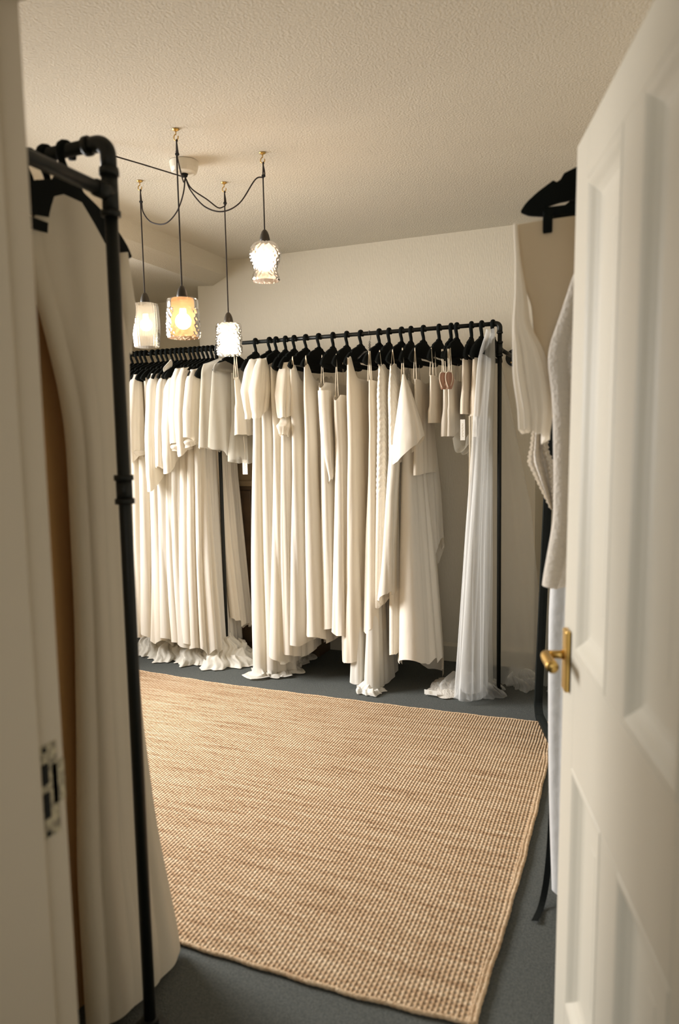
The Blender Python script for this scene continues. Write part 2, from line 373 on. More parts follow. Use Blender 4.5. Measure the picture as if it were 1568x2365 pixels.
# ------------------------------------------------------------------ rug
def rug():
    L0, L1, Y0, Y1 = -2.95, -0.322, 1.594, 3.520
    nx, ny = 90, 70; G = np.zeros((ny, nx, 3))
    for j, v in enumerate(np.linspace(0, 1, ny)):
        y = Y0+(Y1-Y0)*v
        xr = np.interp(y, [1.594, 1.87, 2.15, 2.53, 3.04, 3.40, 3.52], [-0.330, -0.324, -0.317, -0.317, -0.325, -0.347, -0.392])+0.0014*math.sin(y*17)+0.001*math.sin(y*41)
        for i, u in enumerate(np.linspace(0, 1, nx)):
            x = L0+(xr-L0)*u
            e0 = np.interp(x, [-2.95, -1.168, -0.65, -0.43, -0.33], [1.60, 1.594, 1.583, 1.592, 1.600])+0.002*math.sin(x*43)
            e1 = np.interp(x, [-2.95, -2.75, -2.2, -1.16, -0.7, -0.39], [3.57, 3.553, 3.508, 3.508, 3.514, 3.532])+0.003*math.sin(x*31)
            G[j, i] = (x, e0+(e1-e0)*v, 0.013)
    t = thing('jute_rug', (-1.6, 2.55, 0.001), 'large natural woven jute rug covering most of the dark carpet', 'rug')
    w = MB(); w.grid(G)
    B = G.copy(); B[:, :, 2] = 0.001; w.grid(B[::-1])
    for e in (G[0], G[-1], G[:, 0], G[:, -1]):
        lo = e.copy(); lo[:, 2] = 0.001; w.grid(np.stack([e, lo]))
    obj('weave', w, M['rug'], t)
    for e, off in ((G[:, -1], (0.0, 0)), (G[:, -1], (-0.0115, 0)), (G[:, 0], (0, 0)), (G[0], (0, 0)), (G[-1], (0, 0))):
        p = e.copy(); p[:, 0] += off[0]; p[:, 2] = 0.0085
        q = np.stack([np.interp(np.linspace(0, 1, 500), np.linspace(0, 1, len(p)), p[:, k]) for k in range(3)], 1)
        k = np.arange(500)
        m = MB(); m.tube(q, 0.0066+0.0005*np.sin(k*1.9)+0.0004*np.sin(k*0.71), 7); obj('bound_edge', m, M['rug_edge'], t, smooth=True)
rug()

# ------------------------------------------------------------------ cabinet glimpsed between the gowns
cb = thing('sideboard', (-2.28, 4.29, 0), 'dark brown wooden cabinet glimpsed in the gap behind the back rails', 'cabinet')
cx0, cx1, cy0 = -2.74, -1.86, 4.19
obj('body', boxes(((cx0, cy0, 0.0), (cx1, 4.37, 1.10))), M['wood'], cb, bevel=0.003)
obj('top', boxes(((cx0-0.02, cy0-0.03, 1.255), (cx1+0.02, 4.375, 1.285)), ((cx0, cy0-0.01, 1.10), (cx1, 4.37, 1.255)), ((cx0-0.01, cy0-0.02, 1.10), (cx1+0.01, cy0, 1.135))), M['wood_light'], cb, bevel=0.003, label='lighter worn wood top and apron')
for a in (cx0+0.03, cx0+0.46):
    d = obj('door', boxes(((a, cy0-0.016, 0.06), (a+0.39, cy0-0.001, 1.07))), M['wood'], cb, bevel=0.004)
    obj('panel', boxes(((a+0.06, cy0-0.022, 0.14), (a+0.33, cy0-0.017, 0.90)), ((a+0.06, cy0-0.022, 0.94), (a+0.33, cy0-0.017, 1.02))), M['wood'], d, bevel=0.004)

# ------------------------------------------------------------------ pipe clothes rails
def arc(c, a0, a1, r, ex, ey, n=10):
    t = np.linspace(a0, a1, n); c = np.array(c, float); ex = np.array(ex, float); ey = np.array(ey, float)
    return [c+r*(math.cos(k)*ex+math.sin(k)*ey) for k in t]
def rail(label, ends, z, r, wall, bz=0.13, posts=(True, True), couple=None, flange_r=0.05):
    """ends: two floor points (post feet); wall: vector from post to the wall it is fixed to"""
    A, B = [np.array((*e, 0.0)) for e in ends]; ax = (B-A)/np.linalg.norm(B-A); up = np.array([0, 0, 1.0])
    t = thing('clothes_rail', tuple((A+B)/2), label, 'clothes rail', None)
    er = r*2.0
    m = MB(); m.tube([A+ax*er+up*z, B-ax*er+up*z], r, 16); obj('rail', m, M['iron'], t, smooth=True)
    for P, d, on in ((A, ax, posts[0]), (B, -ax, posts[1])):
        if not on: continue
        m = MB(); m.tube([P+up*0.012, P+up*(z-er)], r, 16); post = obj('post', m, M['iron'], t, smooth=True)
        m = MB(); m.tube([P+up*(z-er-r*2.2), P+up*(z-er-r*0.2)]+arc(P+up*(z-er)+d*er, PI, PI/2, er, d, up)+[P+up*z+d*(er+r*2)], r*1.22, 16)
        m.tube([P+up*(z-er-r*2.6), P+up*(z-er-r*1.8)], r*1.45, 16); m.tube([P+up*z+d*(er+r*1.4), P+up*z+d*(er+r*2.2)], r*1.45, 16)
        obj('elbow', m, M['iron'], t, smooth=True)
        m = MB(); m.lathe([(0.001, 0.001), (0.042, 0.001), (0.042, 0.008), (0.026, 0.011), (r*1.5, 0.013), (r*1.5, 0.034), (r*1.02, 0.036)], tuple(P), 24); obj('floor_flange', m, M['iron'], t)
        # tee with a short pipe to a round flange on the wall
        w = np.array((*wall, 0.0)); wl = np.linalg.norm(w); w = w/wl; Q = P+up*(z-bz)
        m = MB(); m.tube([Q-up*r*3, Q+up*r*3], r*1.25, 16); m.tube([Q, Q+w*r*3.2], r*1.25, 16)
        for k in (-1, 1): m.tube([Q+up*r*(3*k-0.4), Q+up*r*(3*k+0.4)], r*1.5, 16)
        obj('tee', m, M['iron'], t, smooth=True)
        m = MB(); m.tube([Q+w*r*2, Q+w*(wl-0.006)], r, 16); bk = obj('wall_bracket', m, M['iron'], t, smooth=True)
        m = MB(); m.tube([Q+w*(wl-0.030), Q+w*(wl-0.012)], r*1.6, 16); m.tube([Q+w*(wl-0.012), Q+w*(wl-0.001)], flange_r, 24); obj('wall_flange', m, M['iron'], bk)
        side = np.cross(w, up)
        for a in (-0.033, 0.033):
            m = MB(); s0 = Q+w*(wl-0.012)+side*a*0.5-up*abs(a)*0.8; m.tube([s0, s0-w*0.003], 0.005, 8); obj('screw', m, M['brass'], bk)
        if couple:
            m = MB(); C_ = P+up*couple; m.tube([C_-up*0.026, C_+up*0.026], r*1.28, 16)
            for k in (-1, 1): m.tube([C_+up*(0.026*k-0.006), C_+up*(0.026*k+0.006)], r*1.55, 16)
            obj('coupling', m, M['iron'], post, smooth=True)
    return t
ZR = 1.975; ZL = 1.955
rail('black pipe clothes rail along the back wall, its right post bare beside the veil', ((-2.372, 3.905), (-0.668, 3.895)), ZR, 0.0112, (0, 0.499))
rail('black pipe clothes rail at the left end of the back wall, packed with hangers', ((-3.50, 3.925), (-2.40, 3.915)), ZL, 0.0112, (0, 0.87), posts=(True, False))
rail('black pipe clothes rail close by, inside the doorway on the left', ((-2.28, 1.325), (-1.046, 1.315)), 2.030, 0.0140, (0, -0.478), couple=1.296, posts=(True, True), bz=0.105)
rail('black pipe clothes rail hidden behind the open white door', ((-0.02, 2.62), (-0.02, 1.78)), 2.105, 0.0112, (0.339, 0), posts=(True, True))

# ------------------------------------------------------------------ hangers
def hanger_meshes():
    """local: x = along the shoulders, z = up with the rail centre at 0, y = thickness"""
    hook = MB(); th = 0.0055
    pts = [(0.0205*math.cos(a), 0.0, 0.0205*math.sin(a)-0.003) for a in np.linspace(-0.35, PI+0.05, 18)]
    pts = pts+[(-0.0200, 0, -0.014), (-0.013, 0, -0.029), (-0.004, 0, -0.041), (0, 0, -0.052), (0, 0, -0.066)]
    pts = np.array(pts)
    hook.tube(pts, np.concatenate([np.linspace(0.0062, 0.0062, 16), np.linspace(0.0062, 0.0052, len(pts)-16)]), 8)
    hook.v[-1][:, 1] *= 1.7
    body = MB()
    us = np.concatenate([np.linspace(-0.218, -0.03, 24), np.linspace(-0.024, 0.024, 5), np.linspace(0.03, 0.218, 24)])
    a = np.abs(us)
    top = np.interp(a, [0, 0.010, 0.015, 0.040, 0.046, 0.080, 0.130, 0.18, 0.206, 0.218], [-0.050, -0.052, -0.060, -0.064, -0.073, -0.084, -0.103, -0.134, -0.155, -0.172])
    bot = np.interp(a, [0, 0.17, 0.20, 0.218], [-0.194, -0.190, -0.185, -0.176])
    s0 = np.interp(a, [0, 0.05, 0.13, 0.165], [-0.158, -0.157, -0.163, -0.170])
    s1 = np.interp(a, [0, 0.05, 0.13, 0.165], [-0.170, -0.170, -0.171, -0.171])
    # notches for straps
    nt = (a > 0.126) & (a < 0.140); top[nt] -= 0.010
    def strip(m, zt, zb, sel):
        u = us[sel]; zt = zt[sel]; zb = zb[sel]; t = th
        G = np.stack([np.stack([u, np.full_like(u, y_), z_], 1) for y_, z_ in ((-t, zt), (t, zt), (t, zb), (-t, zb), (-t, zt))], 0)
        m.grid(G)
        for k in (0, -1): m.add([G[i, k] for i in range(4)], [(0, 1, 2, 3)])
    strip(body, top, s0, a <= 0.166); strip(body, s1, bot, a <= 0.166)
    strip(body, top, bot, us >= 0.160); strip(body, top, bot, us <= -0.160)
    return hook, body
_h, _b = hanger_meshes()
_proto = None
HANG = []
def hanger(x, y, z, yaw, label, group, tilt=0.0):
    """the shoulders lie along local x; yaw turns them"""
    global _proto
    t = thing('clothes_hanger', (x, y, z), label, 'hanger', group)
    t.rotation_euler = (0, tilt, yaw)
    if _proto is None:
        hk = obj('hook', _h, M['velvet'], t, smooth=True); bd = obj('shoulder_bar', _b, M['velvet'], t)
        me = (hk.data, bd.data)
        V = np.zeros(len(me[0].vertices)*3); me[0].vertices.foreach_get('co', V); V = V.reshape(-1, 3)+np.array((x, y, z)); me[0].vertices.foreach_set('co', V.ravel())
        V = np.zeros(len(me[1].vertices)*3); me[1].vertices.foreach_get('co', V); V = V.reshape(-1, 3)+np.array((x, y, z)); me[1].vertices.foreach_set('co', V.ravel())
        _proto = me
    else:
        for nm, me in zip(('hook', 'shoulder_bar'), _proto):
            o = bpy.data.objects.new(nm, me); COL.objects.link(o); o.parent = t
    return t

# ------------------------------------------------------------------ garments
def unit_loop(n, b, a, e):
    """perimeter-uniform points of a superellipse: returns cos/sin style coordinates and arc parameter"""
    th = np.linspace(0, 2*PI, 2001)
    c, s = np.cos(th), np.sin(th)
    x = b*np.sign(c)*np.abs(c)**e; y = a*np.sign(s)*np.abs(s)**e
    d = np.concatenate([[0], np.cumsum(np.hypot(np.diff(x), np.diff(y)))]); d /= d[-1]
    q = np.interp(np.linspace(0, 1, n, endpoint=False), d, th)
    return np.cos(q), np.sin(q)
def tube_cloth(org, U, V, keys, top, hem, nf=16, seed=0, rows=64, n=150, e=0.85, drift=0.6, pool=None, ruche=None, sharp=0.8, wob=0.012, close=False):
    """A hanging tube of cloth.
    org: x, y of the hanger; U: unit vector along the shoulders (front +), V: along the rail
    keys: (z, uc, b, vc, a, amp) from top to bottom; top: callable or [(|u|, z)] ; hem: (z, wave, slope_u, slope_v)"""
    r = np.random.default_rng(seed)
    K = np.array(sorted(keys, key=lambda k: k[0])); kz = K[:, 0]
    f = lambda z, i: np.interp(z, kz, K[:, i])
    # smooth the key curves
    zz = np.linspace(kz[0], kz[-1], 200); sm = {}
    for i in range(1, 6):
        v = np.interp(zz, kz, K[:, i]); w = 9; pv = np.pad(v, w, mode='edge'); sm[i] = np.convolve(pv, np.ones(2*w+1)/(2*w+1), mode='valid')
    g = lambda z, i: np.interp(z, zz, sm[i])
    c, s = unit_loop(n, 0.2, 0.05, e)
    se = np.linspace(0, 1, n, endpoint=False)
    cu = np.sign(c)*np.abs(c)**e; sv = np.sign(s)*np.abs(s)**e
    b0 = K[-1, 2]; u_top = K[-1, 1]+b0*cu
    if callable(top): zt = top(u_top, sv)
    else: zt = np.interp(np.abs(u_top), [p[0] for p in top], [p[1] for p in top])
    ph = r.uniform(0, 2*PI, 8); ns = [nf, max(2, int(nf*0.55)), int(nf*1.6)]
    def fold(t, k=1.0):
        d = drift*np.sin(t*2.3+ph[5])
        w1 = np.abs(np.cos(PI*ns[0]*se+ph[0]+d+0.8*np.sin(2*PI*2*se+ph[6])))**sharp*2-1.1
        w2 = np.abs(np.cos(PI*ns[1]*se+ph[1]-0.7*d))**sharp*2-1.1
        w3 = np.cos(2*PI*ns[2]*se+ph[2]+d)
        env = 0.65+0.35*np.cos(2*PI*3*se+ph[3]+1.3*t)
        return env*(0.55*w1+0.55*w2*min(1, 0.3+t)+0.16*w3)
    zh0, wave, su, sv_ = hem
    fh = fold(1.0); bb_ = g(zh0, 2)
    zh = zh0+wave*(0.6*fh+0.5*np.cos(2*PI*2*se+ph[4]))+su*cu+sv_*sv
    P = []
    ts = np.linspace(0, 1, rows)
    org = np.array([org[0], org[1]]); U = np.array(U, float); V = np.array(V, float)
    last = None
    for t in ts:
        z = zt*(1-t)+zh*t
        uc, b, vc, a, am = (g(z, i) for i in range(1, 6))
        nu = cu/np.maximum(b, 1e-3); nv = sv/np.maximum(a, 1e-3); nl = np.hypot(nu, nv)+1e-9; nu /= nl; nv /= nl
        d = am*fold(t)
        if ruche:
            zr0, per, ra = ruche
            k = np.clip((z-zr0)/0.08, 0, 1)
            d = d+ra*k*np.cos(2*PI*(z+1.0*np.minimum(np.abs(se-0.03), 1-se)*0.85)/per+0.9*np.sin(5*z/0.05+ph[7])*0.6)
        x = uc+b*cu+nu*d+wob*np.sin(3*z+ph[6])*0.4
        y = vc+a*sv+nv*d+wob*np.sin(2.4*z+ph[7])*0.5
        zf = np.maximum(z, 0.010+0.006*(1+fold(t)))
        P.append(np.stack([org[0]+U[0]*x+V[0]*y, org[1]+U[1]*x+V[1]*y, zf], 1)); last = (x, y, nu, nv, zf)
    if pool:
        ext, hgt, pr = pool
        x, y, nu, nv, zf = last
        for k in range(1, pr+1):
            q = k/pr
            dd = ext*q*(0.75+0.35*np.cos(2*PI*3*se+ph[1])+0.30*np.cos(2*PI*7*se+ph[2]+2*q))
            hh = 0.008+hgt*(1-q)*0.5+hgt*np.abs(np.cos(PI*19*se+ph[3]+5*q)*np.cos(PI*7*se+ph[4]-4*q))*(0.9-0.6*q)+0.3*hgt*np.abs(np.sin(9*q+PI*11*se))*(1-q*0.7)
            xx = x+nu*dd*0.9+0.25*dd*cu; yy = y+nv*dd+0.012*np.sin(PI*23*se+ph[5]+4*q)
            P.append(np.stack([org[0]+U[0]*xx+V[0]*yy, org[1]+U[1]*xx+V[1]*yy, np.maximum(hh, 0.006)], 1))
    m = MB(); m.grid(P, True)
    if close:
        b = 0; m.f.append(tuple(range(n)))
    return m
def heap(c, ru, rv, H, seed, ridge=0.035, nr=46, nth=150, lump=0.16, freq=1.0, power=1.3):
    """cloth fallen in a crumpled heap on the floor; c: x, y; rv along x, ru along y"""
    r = np.random.default_rng(seed); ph = r.uniform(0, 2*PI, 12)
    th = np.linspace(0, 2*PI, nth, endpoint=False); G = []
    edge = 1+lump*np.sin(2*th+ph[0])*0.6+lump*np.sin(5*th+ph[1])*0.7+lump*0.5*np.sin(11*th+ph[2])+lump*0.25*np.sin(23*th+ph[3])
    for q in np.linspace(0.02, 1, nr):
        x = rv*q*edge*np.cos(th); y = ru*q*edge*np.sin(th)
        wx = x+0.022*np.sin(y*38*freq+ph[4]); wy = y+0.022*np.sin(x*33*freq+ph[5])
        a = np.abs(np.sin(wx*30*freq+wy*15*freq+ph[6])); b = np.abs(np.sin(wy*34*freq-wx*20*freq+ph[7]+1.5*np.sin(wx*21))); d = np.abs(np.sin(wx*66*freq+wy*48*freq+ph[8]))
        rg = 0.55*a**0.85+0.45*b**0.85-0.1; env = np.sin(PI*min(q, 1)**0.75)**0.5 if q < 1 else 0
        z = 0.006+H*(1-q)**power+ridge*(0.25+env)*rg*1.15+ridge*0.35*(1-d)*env
        if q > 0.90: z = 0.006+(z-0.006)*max(0.10, (1-q)/0.10)**0.7
        k = 0.010*np.sin(z*70+ph[9])
        G.append(np.stack([c[0]+x+k, c[1]+y+k*0.7, z], 1))
    m = MB(); m.grid(G, True); m.f.append(tuple(range(nth))); return m
def ribbon(pts, w, dirv, n=24):
    P = spline(pts, n); d = np.array(dirv, float)*w/2
    m = MB(); m.grid(np.stack([P-d, P+d], 0)); return m
def cord(pts, r, n=30, seg=6):
    m = MB(); m.tube(spline(pts, n), r, seg); return m
def hang_tag(parent, p, U, h=0.085, w=0.034, string_to=None):
    p = np.array(p, float); U = np.array((*U, 0.0)); nrm = np.array([U[1], -U[0], 0])
    if nrm[1] > 0: nrm = -nrm
    m = MB(); a = p-U*w/2; c = p+U*w/2
    V = [a, c, c-np.array([0, 0, h]), a-np.array([0, 0, h])]; V = V+[v-nrm*0.0012 for v in V]
    m.add(V, [(0, 1, 2, 3), (7, 6, 5, 4), (0, 4, 5, 1), (1, 5, 6, 2), (2, 6, 7, 3), (3, 7, 4, 0)])
    t = obj('price_tag', m, M['card'], parent, label='white card swing tag')
    k = MB()
    for q in np.linspace(0.22, 0.82, 9):
        o_ = p-np.array([0, 0, h*q])+nrm*0.0004+U*w*0.05*math.sin(q*40); e = U*w*0.12; g_ = np.array([0, 0, h*0.02])
        k.add([o_-e-g_, o_+e-g_, o_+e+g_, o_-e+g_], [(0, 1, 2, 3)])
    obj('print', k, M['ink'], t)
    if string_to is not None: obj('string', cord([string_to, (np.array(string_to)+p)/2+np.array([0.003, 0, 0]), p], 0.0009, 8, 5), M['string'], t)
    return t
FU, FV = (0.0, -1.0), (1.0, 0.0)            # back rails: shoulders point to the viewer, rail runs to the right
GR = 'bridal gowns on the back rail'
YR = 3.90
ORD = ['first', 'second', 'third', 'fourth', 'fifth', 'sixth', 'seventh', 'eighth', 'ninth', 'tenth', 'eleventh', 'twelfth', 'thirteenth', 'fourteenth', 'fifteenth', 'sixteenth', 'seventeenth', 'eighteenth', 'nineteenth', 'twentieth', 'twenty-first', 'twenty-second', 'twenty-third']
HX = [-0.704, -0.762, -0.816, -0.894, -0.925, -0.990, -1.076, -1.146, -1.199, -1.271, -1.328, -1.437, -1.520, -1.604, -1.692, -1.773, -1.847, -1.903, -1.964, -2.007, -2.100, -2.245]
HB = ['holding the tulle veil', 'holding the wider strapless bodice', 'holding the narrower strapless bodice', 'with the nearer blush bustier', 'with the farther blush bustier', 'with the plain cream bustier', 'with the half hidden camisole', 'with the winged satin gown', 'with the right ruched gown', 'with the left ruched gown', 'with the slim strappy gown', 'with the broad pointed gown', 'with the lower strapless gown', 'with the higher strapless gown', 'with the softly pleated gown', 'with the narrow folded gown', 'with the tiered cuff gown', 'with the thin sheer gown', 'with the right puffed gown', 'with the left puffed gown', 'with the short camisole', 'with the sheer tulle cape']
for i, (x, b) in enumerate(zip(HX, HB)):
    hanger(x, YR, ZR, PI/2+random.uniform(-0.10, 0.10), f'{ORD[i]} black hanger from the right end of the back rail, {b}', 'hangers on the back rail')

def gown(name, x, label, cat='gown', group=GR, y=YR, base=0.0, U=FU):
    return thing(name, (x+U[0]*0.02, y+U[1]*0.02, base), label, cat, group)
def straps(t, x, us, z0, z1, y=YR, U=FU, V=FV, dv=0.0, r=0.0022, sp=0.012):
    for u in us:
        a = np.array([x+U[0]*u+V[0]*dv, y+U[1]*u+V[1]*dv])
        for s in (-1, 1):
            b = a+np.array(V)*0.010*s+np.array(U)*sp*s*0.3
            obj('strap', cord([(*a, z1+0.004), (*(0.4*a+0.6*b), z1*0.45+z0*0.55), (*b, z0)], r, 10, 5), M['string'], t, smooth=True)

SH = lambda zc, k=0.34: (lambda u, s: zc-k*np.abs(u)-0.0*s)          # shoulder line following the hanger
# --- the two ruched gowns, the winged gown, slim gowns ...  (z values absolute)
def plain(name, label, x, zt, hem, a_top=0.026, a_mid=0.034, a_hem=0.060, b=0.195, b_hem=0.22, uc=0.0, uc_hem=0.0, vc_hem=0.0, amp=0.012, amp_hem=0.032, seed=0, m='crepe', top=None,
          wave=0.03, su=0.05, sv=0.0, nf=9, pool=None, ruche=None, rows=64, n=150, y=YR, U=FU, V=FV, waist=1.45, group=GR, cat='gown', drift=0.6, t=None, part='gown_body', vc=0.0, bmid=None):
    t = t or gown(name, x, label, cat, group, y, 0.0, U)
    rr_ = random.Random(seed); long_ = hem < 0.6
    if long_: vc_hem += rr_.uniform(-0.018, 0.018); uc_hem += rr_.uniform(-0.02, 0.02); nf = max(5, nf+rr_.choice((-2, -1, 0, 1, 2))); wave *= rr_.uniform(1.0, 1.7); amp_hem *= rr_.uniform(0.95, 1.3); drift *= rr_.uniform(0.7, 1.9)
    keys = [(zt, uc, b, vc, a_top, 0.003), (zt-0.16, uc, b if bmid is None else bmid, vc, a_mid, amp*0.5), (waist, uc, (b if bmid is None else bmid)*0.94, vc, a_mid, amp),
            (0.5*(waist+hem), 0.5*(uc+uc_hem), 0.5*(b+b_hem), vc+0.45*vc_hem, 0.5*(a_mid+a_hem), 0.5*(amp+amp_hem)+0.003), (hem, uc_hem, b_hem, vc+vc_hem, a_hem, amp_hem)]
    mesh = tube_cloth((x, y), U, V, keys, top or (lambda u, s: zt-0.25*np.abs(u)), (hem, wave, su, sv), nf, seed, rows, n, pool=pool, ruche=ruche, drift=drift)
    obj(part, mesh, M[m], t, smooth=True)
    return t
def puff_sleeve(t, x, zt, zb, seed, m='crepe', y=YR, U=FU, V=FV, u0=0.185, b=0.045, a=0.036, bb=0.062, amp=0.010, slant=0.0, vc=0.0, uo=0.02, cuff=True, name='sleeve', wave=0.012, close=1.0, nf=9):
    k = [(zt, u0-0.02, b*0.45, vc, a*0.5, 0.001), (zt-0.07, u0, b, vc, a, amp*0.6), (0.6*zb+0.4*zt, u0+uo, bb, vc, a*1.15, amp), (zb+0.02, u0+uo*1.2, bb*close, vc, a*close, amp*1.2), (zb, u0+uo*1.2, bb*close*0.9, vc, a*close*0.9, amp*0.8)]
    mesh = tube_cloth((x, y), U, V, k, lambda u, s: zt-0.30*np.abs(u-u0+0.03), (zb, wave, slant, 0.0), nf, seed, 40, 72, drift=0.4)
    return obj(name, mesh, M[m], t, smooth=True)
FLAT = lambda z, dip=0.0: (lambda u, s: z-dip*(1-np.abs(u)/0.2)**2)

# right end: cream strapless bodices clipped to hangers
def clips(t, x, z, us=(0.12, -0.12), y=YR):
    for u in us:
        m = MB(); m.box((x-0.009, y-u-0.007, z-0.016), (x+0.009, y-u+0.007, z+0.020)); obj('clip', m, M['velvet'], t, bevel=0.002)
for x, zt, hem, a, sd, lab in ((HX[1], 1.792, 1.495, 0.034, 11, 'cream textured strapless bodice, the wider one, clipped on a hanger beside the veil'), (HX[2], 1.790, 1.510, 0.026, 12, 'cream textured strapless bodice, the narrower one, left of the wider bodice')):
    t = plain('bridal_bodice', lab, x, zt, hem, 0.020, a, a*1.05, 0.165, 0.185, amp=0.003, amp_hem=0.006, seed=sd, m='brocade', top=FLAT(zt), wave=0.004, nf=6, su=0.0, rows=24, n=80, waist=1.65, cat='bodice', group='short tops at the right end of the back rail')
    clips(t, x, zt)
    if a > 0.03: hang_tag(t, (x-0.005, YR-0.17, 1.498), (1, 0), 0.105, 0.024)
    else: hang_tag(t, (x-0.004, YR-0.20, 1.482), (1, 0), 0.105, 0.024)
for i, (x, zt, hem, sd, lab) in enumerate(((HX[3], 1.70, 1.395, 13, 'pale cream bustier with teardrop opening showing blush lining, nearer the veil'), (HX[4], 1.69, 1.400, 14, 'pale cream bustier with teardrop opening showing blush lining, farther from the veil'))):
    t = plain('bridal_bustier', lab, x, zt, hem, 0.016, 0.024, 0.030, 0.175, 0.19, amp=0.004, amp_hem=0.010, seed=sd, m='crepe', top=FLAT(zt, 0.02), wave=0.008, nf=8, su=0.0, rows=30, n=90, waist=1.55, cat='bustier', group='short tops at the right end of the back rail')
    straps(t, x, (0.15, -0.13), zt-0.01, ZR-0.13)
    # keyhole with blush lining on the face turned to the room, its two straps meeting above it
    d = MB(); P = []
    for q in np.linspace(0, 1, 14):
        w_ = 0.011*math.sin(PI*q**0.75)**0.8*(1 if q < 1 else 0); zz_ = 1.722-0.085*q
        P.append([(x+0.016+w_*0.9, YR-0.192+w_*0.9, zz_), (x+0.008, YR-0.208, zz_), (x-0.004-w_*0.9, YR-0.206, zz_)])
    d.grid(P); obj('blush_lining', d, M['blush'], t, smooth=True, label='blush pink lining in the teardrop opening')
    for s in (-1, 1):
        pts = [(x-0.001+s*0.003, YR-0.19, ZR-0.135)]+[(x+0.006+s*(0.003+0.014*math.sin(PI*q**0.8)), YR-0.210+(s+1)*0.006, 1.735-0.090*q) for q in np.linspace(0, 1, 7)]
        obj('strap', cord(pts, 0.0022, 24, 6), M['string'], t, smooth=True)
    if i == 0:
        for k in range(3):
            pts = [(x+0.03+0.02*k, YR-0.17+0.05*k, 1.405), (x+0.045+0.022*k, YR-0.165+0.05*k, 1.335-0.015*k), (x+0.085+0.02*k, YR-0.15+0.05*k, 1.345), (x+0.095+0.02*k, YR-0.14+0.05*k, 1.41)]
            obj('ruffle', ribbon(pts, 0.07, (0.25, 0.8, 0.5), 16), M['organza'], t, smooth=True)
t = plain('bridal_bustier', 'short plain cream strapped bustier between the blush lined ones and the camisole', HX[5], 1.715, 1.470, 0.016, 0.022, 0.028, 0.175, 0.19, amp=0.004, amp_hem=0.008, seed=15, m='crepe2', top=FLAT(1.715, 0.03), wave=0.004, nf=8, su=0.0, rows=30, n=90, waist=1.6, cat='bustier', group='short tops at the right end of the back rail')
straps(t, HX[5], (0.165, 0.10, -0.14), 1.71, ZR-0.125)
t = plain('camisole', 'cream camisole with thin straps tucked behind the big winged gown', HX[6], 1.70, 1.20, 0.016, 0.024, 0.032, 0.175, 0.20, amp=0.006, amp_hem=0.012, seed=16, m='crepe2', top=FLAT(1.70, 0.03), wave=0.01, nf=9, su=0.0, rows=30, n=90, waist=1.5, cat='camisole', group='short tops at the right end of the back rail')
straps(t, HX[6], (0.17, -0.14), 1.695, ZR-0.12)
# long ribbons hanging beside the veil
for dx, z1, lab in ((0.0, 1.02, 'thin cream ribbon hanging to mid height, left of the veil, the longer one'), (0.012, 1.16, 'thin cream ribbon hanging close to the veil, the shorter one')):
    m = ribbon([(-0.785+dx, YR-0.20, 1.50), (-0.783+dx, YR-0.205, 1.3), (-0.787+dx*0.6, YR-0.20, z1)], 0.008, (1, 0.15, 0), 14)
    tag(obj('ribbon', m, M['string'], None), lab, 'ribbon', 'ribbons beside the veil')

# big satin gown with wing sleeves
x = HX[7]
t = plain('wedding_gown', 'large ivory satin gown with a wide draped wing sleeve, rightmost long gown on the rail', x, 1.70, 0.12, 0.022, 0.045, 0.105, 0.17, 0.25, uc_hem=0.0, vc_hem=0.040, amp=0.010, amp_hem=0.024, seed=21, m='satin', top=FLAT(1.70, 0.05), wave=0.055, su=0.10, sv=-0.02, nf=9, waist=1.40, rows=80, n=180, vc=0.015)
straps(t, x, (0.16, -0.14), 1.69, ZR-0.115, r=0.003)
k = [(1.725, 0.175, 0.008, 0.008, 0.006, 0.0), (1.63, 0.19, 0.035, 0.022, 0.030, 0.003), (1.50, 0.20, 0.052, 0.034, 0.058, 0.007), (1.40, 0.205, 0.058, 0.038, 0.078, 0.010), (1.24, 0.205, 0.05, 0.025, 0.080, 0.012)]
obj('wing_sleeve', tube_cloth((x, YR), FU, FV, k, lambda u, s: 1.725+0*u, (1.315, 0.018, 0.0, 0.075), 6, 22, 50, 110, drift=0.9), M['satin'], t, smooth=True)
k = [(1.36, 0.20, 0.035, -0.040, 0.028, 0.004), (1.1, 0.21, 0.05, -0.056, 0.028, 0.008), (0.8, 0.215, 0.06, -0.068, 0.030, 0.010), (0.5, 0.22, 0.075, -0.080, 0.042, 0.014)]
obj('drape', tube_cloth((x, YR), FU, FV, k, lambda u, s: 1.36+0*u, (0.55, 0.03, 0.0, 0.03), 6, 25, 56, 90, drift=1.2), M['satin'], t, smooth=True)
k = [(1.70, -0.16, 0.02, 0.01, 0.01, 0.0), (1.45, -0.17, 0.07, 0.04, 0.04, 0.006), (1.1, -0.15, 0.10, 0.07, 0.045, 0.010), (0.65, -0.16, 0.09, 0.09, 0.04, 0.014)]
obj('wing_sleeve', tube_cloth((x, YR), FU, FV, k, lambda u, s: 1.70+0*u, (0.70, 0.04, 0.0, 0.10), 8, 24, 50, 90, drift=0.8), M['chiffon'], t, smooth=True)

